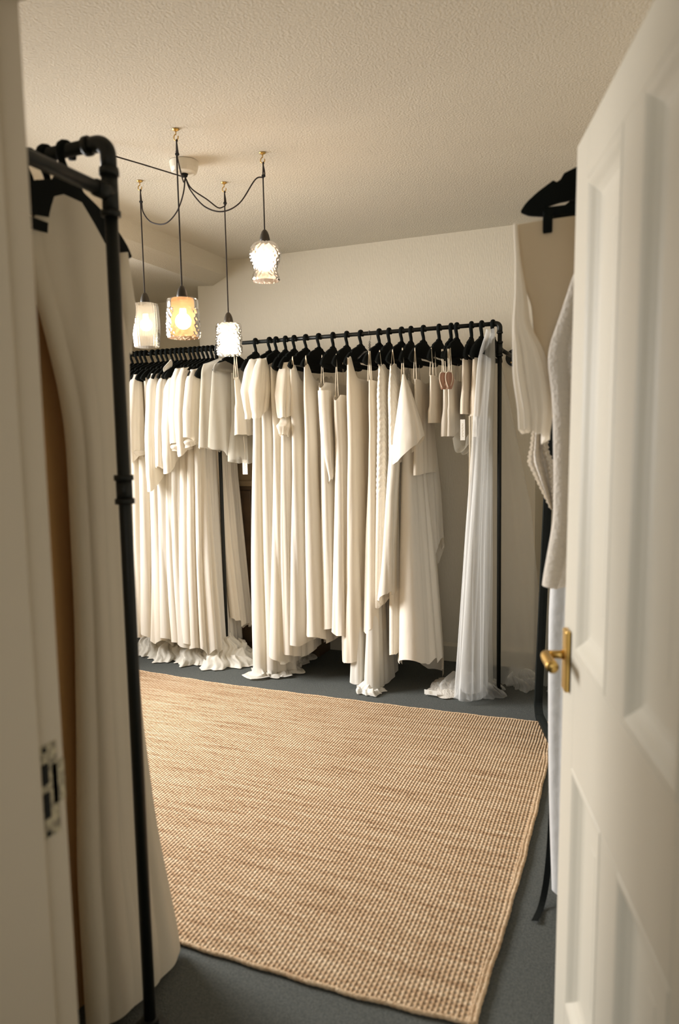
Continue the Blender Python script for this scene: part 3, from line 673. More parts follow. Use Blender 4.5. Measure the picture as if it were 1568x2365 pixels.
# ruched pair
for i, (x, hem, sd, lab) in enumerate(((HX[8], 0.24, 31, 'ivory silk gown with ruched gathered front, right one of the ruched pair'), (HX[9], 0.50, 32, 'ivory silk gown with ruched gathered front, left one of the ruched pair'))):
    t = plain('wedding_gown', lab, x, 1.795, hem, 0.012, 0.034, 0.042, 0.165, 0.21, amp=0.006, amp_hem=0.020, seed=sd, m='ruched', top=lambda u, s: 1.795-0.9*np.maximum(np.abs(u)-0.155, 0)-0.10*np.exp(-(u/0.09)**2), wave=0.03, su=-0.02, nf=11, ruche=(1.05, 0.030, 0.0028), rows=150, n=170, waist=1.5, uc=0.015, bmid=0.19)
    straps(t, x, (0.165,), 1.78, ZR-0.12, r=0.002)
# slim strappy gown and its clear hanger
x = HX[10]
t = plain('wedding_gown', 'slim ivory strappy gown whose pale lining trails out onto the carpet', x, 1.705, 0.30, 0.018, 0.026, 0.055, 0.18, 0.215, amp=0.007, amp_hem=0.016, seed=41, m='crepe2', top=FLAT(1.705, 0.03), wave=0.03, su=0.03, nf=12, uc_hem=0.02)
straps(t, x, (0.175, 0.155, -0.15), 1.70, ZR-0.12)
k = [(0.75, 0.03, 0.17, 0.0, 0.030, 0.006), (0.30, 0.035, 0.19, 0.0, 0.048, 0.012), (0.03, 0.04, 0.205, 0.0, 0.060, 0.016)]
obj('lining', tube_cloth((x, YR), FU, FV, k, lambda u, s: 0.75+0*u, (0.02, 0.004, 0.0, 0.0), 10, 42, 30, 130), M['lining'], t, smooth=True, label='silky pale lining')
obj('lining_end', heap((-1.335, 3.705), 0.085, 0.085, 0.045, 43, 0.022, 24, 90, freq=1.3), M['lining'], t, smooth=True, label='silky lining end crumpled on the carpet')
ch = thing('clothes_hanger', (-1.385, YR, ZR), 'clear plastic hanger with a beaded hook between the black hangers', 'hanger')
m = MB(); m.tube([(-1.385, YR-0.020*math.cos(a), ZR+0.020*math.sin(a)-0.006) for a in np.linspace(-0.2, PI, 14)]+[(-1.385, YR+0.012, ZR-0.03), (-1.385, YR, ZR-0.045), (-1.385, YR, ZR-0.10)], 0.002, 8); obj('hook', m, M['clear'], ch, smooth=True)
for q in range(4):
    m = MB(); m.lathe([(0.0005, -0.008), (0.006, -0.004), (0.0075, 0), (0.006, 0.004), (0.0005, 0.008)], (-1.385, YR, ZR-0.05-0.014*q), 10); obj('bead', m, M['clear'], ch, smooth=True)
m = MB(); m.tube([(-1.385, YR-0.19, ZR-0.155), (-1.385, YR-0.10, ZR-0.115), (-1.385, YR, ZR-0.095), (-1.385, YR+0.10, ZR-0.115), (-1.385, YR+0.19, ZR-0.155)], 0.004, 8); obj('shoulder_bar', m, M['clear'], ch, smooth=True)

# broad pointed crepe gown
x = HX[11]
t = plain('wedding_gown', 'broad plain warm ivory crepe gown with one pointed shoulder, left of the slim strappy gown', x, 1.815, 0.13, 0.020, 0.040, 0.074, 0.20, 0.22, amp=0.006, amp_hem=0.027, seed=51, m='crepe2', top=lambda u, s: 1.72+0.115*np.exp(-((u-0.19)/0.035)**2)+0.02*np.exp(-((u+0.15)/0.05)**2), wave=0.03, su=0.02, nf=8, waist=1.35, vc=-0.005)
k = [(0.5, 0.0, 0.19, 0.01, 0.040, 0.006), (0.02, 0.0, 0.20, 0.01, 0.055, 0.018)]
obj('lining', tube_cloth((x, YR), FU, FV, k, lambda u, s: 0.5+0*u, (0.035, 0.012, 0.0, 0.0), 12, 52, 24, 110), M['lining'], t, smooth=True)
# strapless pair
for x, zt, hem, sd, lab in ((HX[12], 1.635, 0.27, 61, 'ivory strapless gown hung on long straps, the lower of the strapless pair'), (HX[13], 1.705, 0.29, 62, 'ivory strapless gown with gathered bodice, the higher of the strapless pair')):
    t = plain('wedding_gown', lab, x, zt, hem, 0.030, 0.036, 0.064, 0.19, 0.215, amp=0.006, amp_hem=0.024, seed=sd, m='satin' if sd == 62 else 'crepe', top=lambda u, s, z=zt: z-1.2*np.maximum(np.abs(u)-0.165, 0), wave=0.028, su=0.05, nf=8, waist=1.40)
    straps(t, x, (0.165, -0.14), zt-0.01, ZR-0.125, r=0.0018)
    if sd == 62:
        k = [(1.66, 0.155, 0.05, 0.012, 0.032, 0.003), (1.40, 0.165, 0.045, 0.025, 0.028, 0.007), (1.18, 0.16, 0.02, 0.045, 0.012, 0.004)]
        obj('drape', tube_cloth((x, YR), FU, FV, k, lambda u, s: 1.66+0*u, (1.16, 0.02, 0.0, 0.03), 6, 63, 36, 70, drift=1.1), M['satin'], t, smooth=True)
# gowns left of the strapless pair
t = plain('wedding_gown', 'ivory gown with soft pleats, first one left of the strapless pair', HX[14], 1.80, 0.22, 0.016, 0.034, 0.062, 0.195, 0.215, amp=0.011, amp_hem=0.027, seed=71, m='crepe', top=lambda u, s: 1.725+0.085*np.exp(-((u-0.175)/0.04)**2)+0.04*np.exp(-((u+0.15)/0.05)**2), wave=0.03, nf=9)
straps(t, HX[14], (0.185,), 1.78, ZR-0.125)
t = plain('wedding_gown', 'narrow ivory gown with v neck folds, second left of the strapless pair', HX[15], 1.80, 0.20, 0.016, 0.034, 0.062, 0.195, 0.215, amp=0.011, amp_hem=0.027, seed=72, m='chiffon', top=lambda u, s: 1.72+0.090*np.exp(-((u-0.17)/0.04)**2)+0.04*np.exp(-((u+0.15)/0.05)**2), wave=0.035, su=0.02, nf=9)
straps(t, HX[15], (0.185,), 1.78, ZR-0.125)
t = plain('wedding_gown', 'ivory gown with smooth shoulder cape and short tiered cuffs, right of the puff sleeve pair', HX[16], 1.79, 0.13, 0.018, 0.036, 0.070, 0.185, 0.22, amp=0.009, amp_hem=0.027, seed=73, m='crepe', top=SH(1.86, 0.30), wave=0.03, su=0.03, nf=9)
puff_sleeve(t, HX[16], 1.835, 1.52, 74, 'crepe', bb=0.06, a=0.044, u0=0.165, amp=0.008, close=0.85, vc=0.012)
puff_sleeve(t, HX[16], 1.56, 1.42, 75, 'crepe', bb=0.05, b=0.045, a=0.034, u0=0.175, amp=0.009, close=0.7, vc=0.016, name='cuff')
t = plain('wedding_gown', 'thin sheer shouldered ivory gown squeezed between two sleeved gowns', HX[17], 1.80, 0.10, 0.014, 0.028, 0.055, 0.185, 0.225, amp=0.011, amp_hem=0.024, seed=76, m='chiffon', top=SH(1.865, 0.33), wave=0.03, nf=10, su=0.0)
for i, (x, sd, vc, lab) in enumerate(((HX[18], 77, 0.0, 'ivory gown with elbow length puff sleeve, right one of the puff sleeve pair'), (HX[19], 79, -0.012, 'ivory gown with elbow length puff sleeve, left one of the pair, hem on carpet'))):
    t = plain('wedding_gown', lab, x, 1.80, 0.03+0.02*i, 0.016, 0.034, 0.070, 0.18, 0.195, amp=0.011, amp_hem=0.030, seed=sd, m='chiffon', top=SH(1.87, 0.36), wave=0.015, nf=9, vc=vc, vc_hem=-0.01, pool=(0.04, 0.026, 7), su=0.0)
    puff_sleeve(t, x, 1.86, 1.545, sd+1, 'chiffon', u0=0.190, bb=0.085, b=0.055, a=0.040, amp=0.014, uo=0.020, close=0.72, vc=vc-0.004, slant=-0.03)
    puff_sleeve(t, x, 1.86, 1.56, sd+20, 'chiffon', u0=-0.185, bb=0.06, b=0.045, a=0.034, amp=0.010, uo=-0.01, close=0.6, vc=vc)
# short camisole and organza cape near the white lamp
x = HX[20]
t = plain('camisole', 'short ivory camisole on thin straps beside the puff sleeve gowns', x-0.035, 1.755, 1.415, 0.014, 0.030, 0.046, 0.165, 0.20, amp=0.006, amp_hem=0.014, seed=81, m='crepe', top=lambda u, s: 1.71+0.05*np.exp(-((u-0.165)/0.03)**2)-0.03*np.exp(-(u/0.08)**2), wave=0.012, su=0.02, nf=9, rows=40, cat='camisole', waist=1.6, uc=0.02)
straps(t, x-0.035, (0.17, 0.195), 1.75, ZR-0.105, r=0.002)
hang_tag(t, (-2.108, YR-0.16, 1.285), (1, 0), 0.085, 0.032, string_to=(-2.105, YR-0.17, 1.42))
x = HX[21]
cp = gown('tulle_cape', x, 'sheer grey white tulle cape with rounded shoulders and curled hem, left of the camisole', 'cape', 'sheer tulle pieces')
for q, (dv, w_, zt, zb, sd) in enumerate(((-0.085, 0.050, 1.865, 1.33, 91), (-0.01, 0.050, 1.865, 1.315, 92))):
    k = [(zt, 0.02, 0.16, dv, 0.010, 0.0), (zt-0.05, 0.02, 0.20, dv, 0.032, 0.003), (1.6, 0.02, 0.23, dv, w_, 0.010), (zb, 0.02, 0.26, dv, w_*1.5, 0.026)]
    obj('layer', tube_cloth((x, YR), FU, FV, k, SH(zt+0.03, 0.30), (zb, 0.03, 0.02, -0.02), 9, sd, 50, 130, drift=0.8), M['tulle_soft' if q == 0 else 'organza'], cp, smooth=True)
k = [(1.80, -0.03, 0.17, 0.05, 0.02, 0.0), (1.5, -0.03, 0.20, 0.075, 0.045, 0.010), (1.30, -0.02, 0.25, 0.09, 0.06, 0.03)]
obj('layer', tube_cloth((x, YR), FU, FV, k, SH(1.83, 0.30), (1.275, 0.02, 0.0, -0.02), 8, 93, 44, 120, drift=0.8), M['organza'], cp, smooth=True)

# ------------------------------------------------------------------ left back rail
LU, LV, LY = FU, FV, 3.915
LX = [-2.407, -2.438, -2.468, -2.499, -2.531, -2.562, -2.6, -2.632, -2.664, -2.696, -2.734, -2.767, -2.803, -2.845, -2.895, -2.928, -2.962, -3.002]
for i, x in enumerate(LX):
    hanger(x, LY, ZL, PI/2+random.uniform(-0.08, 0.08), f'{ORD[i]} black hanger from the right on the crowded left back rail', 'hangers crowded on the left back rail')
GL = 'long sleeved gowns on the left back rail'
LG = [  # s, zt, sleeve bottom, hem, material, label, seed
    (-2.440, 1.84, 1.385, 0.15, 'chiffon', 'smooth pale ivory gown beside the slim black post, rightmost on the left rail', 101),
    (-2.490, 1.85, 1.37, 0.17, 'crepe', 'ivory gown with wide straight cuffed sleeve, just left of the tulle cape', 102),
    (-2.540, 1.85, 1.36, 0.16, 'crepe', 'ivory gown with wide straight sleeve, second one left of the tulle cape', 103),
    (-2.595, 1.80, 1.27, 0.19, 'chiffon', 'ivory gown with a long pointed sleeve tip, beneath the white hanger sleeve', 104),
    (-2.650, 1.82, 1.22, 0.21, 'crepe', 'ivory gown with a straight long sleeve, right of the pale draped one', 105),
    (-2.710, 1.83, 1.16, 0.19, 'chiffon', 'pale ivory gown with a long draped overlay ending at mid height', 106),
    (-2.775, 1.83, None, 0.21, 'crepe2', 'plain ivory gown between two sleeved gowns near the left end', 107),
    (-2.840, 1.83, 1.33, 0.23, 'crepe', 'ivory gown with a wide bell sleeve, second from the left end in view', 108),
    (-2.910, 1.83, 1.31, 0.23, 'crepe2', 'ivory gown with bell sleeve at the left end in view, by the near dress', 109)]
for x, zt, zs, hem, m, lab, sd in LG:
    y = LY
    zt -= 0.022; hem = hem*0.62
    t = plain('wedding_gown', lab, x, zt, hem, 0.018, 0.036, 0.066, 0.18, 0.195, amp=0.013, amp_hem=0.028, seed=sd, m=m, top=SH(zt+0.035, 0.32), wave=0.035, nf=9, y=y, U=LU, V=LV, group=GL, su=0.03, drift=0.9, uc_hem=-0.005)
    if zs:
        puff_sleeve(t, x, zt+0.01, zs, sd+30, m, y, LU, LV, u0=0.185, b=0.05, a=0.034, bb=0.075, amp=0.010, slant=0.03*(1 if sd % 2 else -2.2), uo=0.014, close=1.0, wave=0.01, nf=5)
        if sd in (108, 109, 101, 102, 103): puff_sleeve(t, x, zs+0.06, zs-0.02, sd+60, m, y, LU, LV, u0=0.19, b=0.07, bb=0.06, a=0.036, amp=0.008, close=0.9, name='cuff', nf=6)
t = plain('wedding_gown', 'narrow swept ivory skirt falling behind the slim black post', -2.402, 1.50, 0.22, 0.02, 0.030, 0.04, 0.11, 0.10, amp=0.010, amp_hem=0.014, seed=110, m='crepe2', top=lambda u, s: 1.50+0*u, nf=7, y=LY, uc=-0.10, uc_hem=-0.13, group=GL, waist=1.2, vc_hem=0.05)
straps(t, -2.402, (-0.05, -0.15), 1.495, ZR-0.135, y=LY, dv=0.0)
# trains pooled on the carpet under the left rail
TR = [(-2.385, 3.915, 0.185, 0.20, 0.17, 201, 'crumpled off white train heaped on the carpet at the foot of the slim black post'), (-2.61, 3.925, 0.190, 0.17, 0.15, 202, 'crumpled off white train on the carpet, in the middle under the left rail'),
      (-2.80, 3.955, 0.185, 0.15, 0.14, 203, 'crumpled off white train on the carpet, left of the middle heap'), (-2.98, 4.00, 0.18, 0.15, 0.13, 204, 'crumpled off white train on the carpet at the left end in view')]
for x, y, ru, rv, hh, sd, lab in TR:
    t = gown('gown_train', x, lab, 'train', 'pooled gown trains', y, 0.0, LU)
    obj('cloth', heap((x, y), ru, rv, hh, sd), M['train'], t, smooth=True)
# white paper sleeve slipped over a hanger shoulder
x, y = -2.62, LY
m = MB(); P = []
for q in np.linspace(0, 1, 6):
    w_ = 0.011+0.008*q; c_ = np.array([x, y])+np.array(LU)*(0.205-0.075*q); z_ = 1.826+0.042*q
    P.append([(*(c_+np.array(LV)*(w_*0.6*math.cos(a))), z_+w_*1.3*math.sin(a)) for a in np.linspace(0, 2*PI, 12, endpoint=False)])
m.grid(P, True); tag(obj('shoulder_cover', m, M['card'], None, smooth=True), 'small white paper cover slipped over a black hanger end on the left rail', 'hanger cover')

# ------------------------------------------------------------------ veil at the right end of the back rail
vx = -0.690
vt = thing('veil', (vx, YR, 0), 'long white tulle veil pooling on the carpet beside the bare black rail post', 'veil', 'sheer tulle pieces')
k = [(1.93, 0.05, 0.03, -0.008, 0.012, 0.001), (1.86, 0.08, 0.13, -0.018, 0.028, 0.003), (1.78, 0.085, 0.15, -0.024, 0.032, 0.004), (1.5, 0.09, 0.15, -0.042, 0.036, 0.008), (0.9, 0.09, 0.17, -0.072, 0.052, 0.011), (0.35, 0.08, 0.18, -0.094, 0.066, 0.014), (0.03, 0.05, 0.18, -0.105, 0.075, 0.022)]
obj('front_fall', tube_cloth((vx, YR), FU, FV, k, lambda u, s: 1.945-0.45*np.abs(u-0.05), (0.02, 0.003, 0, 0), 10, 301, 80, 200, drift=0.9), M['tulle'], vt, smooth=True)
obj('pooled_foot', heap((-0.815, 3.87), 0.155, 0.165, 0.10, 311, 0.045, freq=0.8), M['tulle'], vt, smooth=True)
obj('pooled_foot', heap((-0.565, 4.10), 0.14, 0.105, 0.06, 312, 0.04, freq=0.8), M['tulle'], vt, smooth=True)
k = [(1.92, 0.05, 0.025, -0.008, 0.010, 0.001), (1.5, 0.07, 0.11, -0.042, 0.026, 0.008), (0.8, 0.07, 0.14, -0.078, 0.040, 0.012), (0.1, 0.05, 0.16, -0.100, 0.056, 0.018)]
obj('inner_fall', tube_cloth((vx, YR), FU, FV, k, lambda u, s: 1.92+0*u, (0.05, 0.01, 0, 0), 9, 302, 60, 160, drift=1.2), M['tulle'], vt, smooth=True)
# back layer spread past the post
P = []
for z in np.linspace(1.88, 0.0, 60):
    w_ = np.interp(z, [0, 0.2, 1.0, 1.88], [0.29, 0.27, 0.20, 0.03]); row = []
    for q in np.linspace(0, 1, 40):
        f_ = np.interp(z, [0, 1.88], [0.012, 0.002]); bulge = np.interp(z, [0, 0.12, 0.3], [0.0, 0.03, 0.0])
        row.append((-0.735+w_*q*1.02+bulge*q, YR+0.13+0.12*q*(1-z/2.5)+f_*math.sin(q*13+z*1.5)-np.interp(z, [0, 0.10], [0.05, 0]), max(0.008+0.01*abs(math.sin(q*40)), z)))
    P.append(row)
m = MB(); m.grid(P); obj('back_fall', m, M['tulle'], vt, smooth=True)
k = [(0.10, 0.0, 0.05, 0.0, 0.05, 0.004), (0.02, 0.0, 0.075, 0.0, 0.060, 0.010)]
lc = gown('lace_bundle', -0.98, 'small bundle of folded cream lace on the carpet left of the veil', 'lace', 'sheer tulle pieces', 3.86)
m = MB(); P = []
for i, q in enumerate(np.linspace(0, 1, 22)):
    P.append([(-1.035+0.16*q+0.010*math.sin(j*1.7), 3.72+0.30*v+0.02*math.sin(q*7), 0.008+0.05*q*(1-abs(2*v-1))+0.020*abs(math.sin(i*1.3))*(1-abs(2*v-1))) for j, v in enumerate(np.linspace(0, 1, 14))])
m.grid(P); obj('folds', m, M['lace'], lc, smooth=True)
hang_tag(lc, (-1.00, 3.715, 0.040), (0.96, -0.1), 0.026, 0.075)

# ------------------------------------------------------------------ near left rail, inside the doorway
ZF, YN = 2.030, 1.318
for i, (x, lab) in enumerate(((-1.160, 'black hanger nearest the corner of the near left rail, holding the cream gown'), (-1.215, 'black hanger second from the corner of the near left rail'), (-1.262, 'black hanger third from the corner of the near left rail, by the door frame'))):
    hanger(x, YN, ZF, PI/2+(0.05, 0.05, 0.03)[i], lab, 'hangers on the near left rail')
GN = 'gowns on the near left rail'
def near(x, label, m, seed, top, keys, hem, nf=8):
    t = gown('wedding_gown', x, label, 'gown', GN, YN)
    obj('gown_body', tube_cloth((x, YN), FU, FV, keys, top, hem, nf, seed, 90, 170, drift=1.1, e=0.8), M[m], t, smooth=True)
    return t
prof_top = lambda u, s: np.interp(u, [-0.195, -0.092, -0.057, -0.024, 0.03, 0.083, 0.13], [1.76, 1.855, 1.895, 1.930, 1.932, 1.908, 1.835])
k = [(1.98, -0.03, 0.160, 0.0, 0.022, 0.000), (1.80, -0.035, 0.165, 0.0, 0.030, 0.002), (1.62, -0.055, 0.125, 0.0, 0.034, 0.004), (1.45, -0.068, 0.098, 0.0, 0.034, 0.006), (1.0, -0.062, 0.092, 0.0, 0.036, 0.007), (0.72, -0.060, 0.100, 0.0, 0.040, 0.008), (0.40, -0.072, 0.128, 0.0, 0.044, 0.010), (0.03, -0.095, 0.162, 0.018, 0.052, 0.013)]
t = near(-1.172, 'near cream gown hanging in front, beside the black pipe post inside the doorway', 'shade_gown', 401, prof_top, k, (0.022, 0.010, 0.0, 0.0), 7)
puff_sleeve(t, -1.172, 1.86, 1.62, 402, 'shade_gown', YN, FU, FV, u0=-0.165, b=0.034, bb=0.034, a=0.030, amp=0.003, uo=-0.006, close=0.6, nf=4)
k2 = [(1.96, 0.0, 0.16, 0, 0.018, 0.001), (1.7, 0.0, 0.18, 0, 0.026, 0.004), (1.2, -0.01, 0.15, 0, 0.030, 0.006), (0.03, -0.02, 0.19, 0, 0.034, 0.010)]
near(-1.252, 'caramel cream gown second on the near left rail, warm shade painted into its cloth', 'shadowed', 411, SH(1.90, 0.45), k2, (0.04, 0.01, 0, 0))
near(-1.325, 'cream gown third on the near left rail, behind the shade-tinted one', 'shade_gown', 412, SH(1.90, 0.45), [(z_, u_+0.02, b_, v_, a_, m_) for z_, u_, b_, v_, a_, m_ in k2], (0.04, 0.01, 0, 0))

for i, x in enumerate((-1.42, -1.53, -1.65, -1.78, -1.92, -2.06)):  # unseen gowns and hangers added to shade the near carpet
    hanger(x, YN, ZF, PI/2, f'{ORD[i]} added unseen black hanger behind the shade-tinted and cream gowns on the near left rail', 'hangers on the near left rail')
    near(x, f'unseen cream gown added to shade the carpet, deep on the near left rail, {ORD[i]} behind the shade-tinted one', 'shade_gown', 420+i, SH(1.92, 0.4), [(z_, 0.0, b_+0.02, v_, a_+0.012, m_) for z_, u_, b_, v_, a_, m_ in k2], (0.05, 0.01, 0, 0))

# ------------------------------------------------------------------ near right rail, behind the door
ZQ = 2.105; RU, RV = (-1.0, 0.0), (0.0, -1.0)
GQ = 'garments behind the open door'
hanger(-0.050, 1.86, ZQ, 0.04, 'large black clip hanger poking out from behind the open white door', 'hangers behind the open door')
hanger(-0.010, 2.00, ZQ, -0.03, 'black hanger just behind the clip hanger by the open door, mostly hidden', 'hangers behind the open door')
hanger(-0.005, 2.14, ZQ, 0.02, 'black hanger farthest back behind the open door, hidden by the cream blouse', 'hangers behind the open door')
x, y = -0.035, 1.86
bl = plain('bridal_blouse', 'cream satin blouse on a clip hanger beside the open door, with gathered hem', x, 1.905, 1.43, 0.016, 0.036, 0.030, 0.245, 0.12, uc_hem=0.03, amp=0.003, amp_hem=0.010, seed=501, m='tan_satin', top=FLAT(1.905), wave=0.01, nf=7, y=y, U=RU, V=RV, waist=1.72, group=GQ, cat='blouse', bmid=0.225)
k = [(1.905, 0.250, 0.005, 0.0, 0.020, 0.001), (1.82, 0.243, 0.007, 0.0, 0.024, 0.001), (1.74, 0.234, 0.013, 0.01, 0.030, 0.003), (1.66, 0.230, 0.020, 0.02, 0.038, 0.004), (1.60, 0.212, 0.036, 0.02, 0.045, 0.008), (1.54, 0.202, 0.044, 0.02, 0.050, 0.010), (1.46, 0.192, 0.038, 0.01, 0.045, 0.012), (1.395, 0.195, 0.030, 0.0, 0.040, 0.012)]
obj('gathered_front', tube_cloth((x, y), RU, RV, k, lambda u, s: 1.905+0*u, (1.40, 0.014, 0.01, 0), 9, 502, 70, 120, drift=1.4), M['crepe'], bl, smooth=True)
for u in (0.17, -0.17):
    m = MB(); m.box((x-u-0.011, y-0.022, 1.873), (x-u+0.011, y+0.022, 1.925)); obj('clip', m, M['velvet'], bl, bevel=0.003)
P = []
for i, z in enumerate(np.linspace(1.43, 1.20, 50)):
    w_ = np.interp(z, [1.20, 1.24, 1.325, 1.36, 1.43], [0.008, 0.022, 0.050, 0.034, 0.024])+0.004*math.sin(i*2.4)
    P.append([(-0.205-0.035*np.interp(z, [1.2, 1.35], [0, 1])-w_*0.75+w_*v+0.0, 2.02+0.02*math.sin(v*9)+0.004*math.sin(i*2.4), z) for v in np.linspace(0, 1.3, 14)])
lr = thing('lace_trim', (-0.22, 2.02, 1.2), 'frilly cream lace edge hanging below the blouse, left of the dark mirror frame', 'lace', 'sheer tulle pieces')
m = MB(); m.grid(P); m.grid([[(p[0]+0.004, p[1]+0.02, p[2]) for p in r_] for r_ in P]); obj('frill', m, M['lace'], lr, smooth=True)
obj('hanging_loop', cord([(-0.20, 2.02, 1.345), (-0.14, 2.02, 1.60), (-0.01, 2.02, 1.90)], 0.002, 16, 5), M['string'], lr)
x, y = -0.010, 1.775
k = [(1.86, 0.0, 0.06, 0, 0.012, 0.001), (1.78, 0.01, 0.115, 0, 0.018, 0.002), (1.67, 0.02, 0.140, 0, 0.022, 0.004), (1.585, 0.03, 0.160, 0, 0.024, 0.006), (1.48, 0.03, 0.145, 0, 0.026, 0.009), (1.2, 0.03, 0.135, 0, 0.030, 0.010), (1.04, 0.03, 0.155, 0, 0.034, 0.012)]
lg = gown('lace_gown', x, 'grey white lace overdress hanging against the back of the open door', 'gown', GQ, y, 1.0, RU)
obj('overlay', tube_cloth((x, y), RU, RV, k, lambda u, s: 1.86-0.5*np.abs(u), (1.06, 0.02, -0.02, 0), 10, 511, 60, 130, drift=1.3), M['lace'], lg, smooth=True)
obj('hanging_loop', cord([(x+0.0, y, 1.85), (x-0.002, 1.82, 1.90), (x-0.006, 1.86, 1.925)], 0.003, 12, 6), M['string'], lg, smooth=True)
x, y = -0.005, 2.14
k = [(1.88, 0.07, 0.09, 0, 0.02, 0.002), (1.4, 0.08, 0.11, 0, 0.035, 0.006), (0.9, 0.095, 0.125, 0, 0.045, 0.007), (0.4, 0.088, 0.122, 0, 0.05, 0.008), (0.03, 0.082, 0.118, 0, 0.055, 0.009)]
sg = gown('satin_gown', x, 'cool white satin gown reaching the carpet between rug edge and open door', 'gown', GQ, y, 0.0, RU)
obj('gown_body', tube_cloth((x, y), RU, RV, k, lambda u, s: 1.88-0.6*np.abs(u-0.08), (0.03, 0.02, 0.02, 0), 9, 521, 70, 130, drift=1.0), M['cool_satin'], sg, smooth=True)
for i, z in enumerate(np.linspace(0.70, 0.84, 8)):
    m = MB(); m.lathe([(0.0005, -0.0045), (0.004, -0.002), (0.0048, 0), (0.004, 0.002), (0.0005, 0.0045)], (-0.200+0.014*(z-0.7), 2.115, z), 10); obj('bead', m, M['card'], sg, smooth=True)
# thin dark strip added where a shadow falls on the carpet
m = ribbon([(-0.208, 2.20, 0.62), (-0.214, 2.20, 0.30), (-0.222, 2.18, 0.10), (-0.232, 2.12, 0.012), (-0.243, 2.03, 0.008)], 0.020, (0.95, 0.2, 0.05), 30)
tag(obj('ribbon', m, M['velvet'], None), 'dark strip standing in for a shadow on the carpet beside the cool white satin gown', 'ribbon', None)  # added strip in place of a shadow, not a real ribbon

# ------------------------------------------------------------------ tall black framed mirror
md = np.array([0.29, -0.957]); A = np.array([-0.425, 3.655]); mw, mh = 0.52, 1.72
lean = 0.035; nn = np.array([-0.957, -0.29])
def mpt(s_, z_, d_): p = A+md*s_+nn*(d_-lean*z_); return (p[0], p[1], z_)
mt = thing('floor_mirror', (A[0]+0.07, A[1]-0.24, 0), 'tall black framed mirror with rounded corners standing behind the garments by the door', 'mirror')
def rr(i, rad, n=8):
    out = []
    for cx_, cz_, a0 in ((mw-rad, mh-rad, 0), (rad, mh-rad, PI/2), (rad, rad, PI), (mw-rad, rad, 1.5*PI)):
        for a in np.linspace(a0, a0+PI/2, n): out.append((cx_+(rad-i)*math.cos(a), cz_+(rad-i)*math.sin(a)))
    return out
R0, R1 = rr(0, 0.085), rr(0.030, 0.085)
m = MB(); m.grid([[mpt(*p, -0.028) for p in R0], [mpt(*p, 0.028) for p in R0], [mpt(*p, 0.028) for p in R1], [mpt(*p, -0.028) for p in R1], [mpt(*p, -0.028) for p in R0]], True)
obj('frame', m, M['black_paint'], mt)
m = MB(); m.add([mpt(*p, 0.010) for p in R1], [tuple(range(len(R1)))]); obj('glass', m, M['mirror'], mt)
m = MB(); m.add([mpt(*p, -0.024) for p in R1], [tuple(range(len(R1)))]); obj('back_board', m, M['slot'], mt)
m = MB(); q0 = mpt(mw/2, 1.1, -0.03); q1 = A+md*mw/2-nn*0.30; m.tube([q0, (q1[0], q1[1], 0.01)], 0.012, 10); obj('prop_leg', m, M['black_paint'], mt)

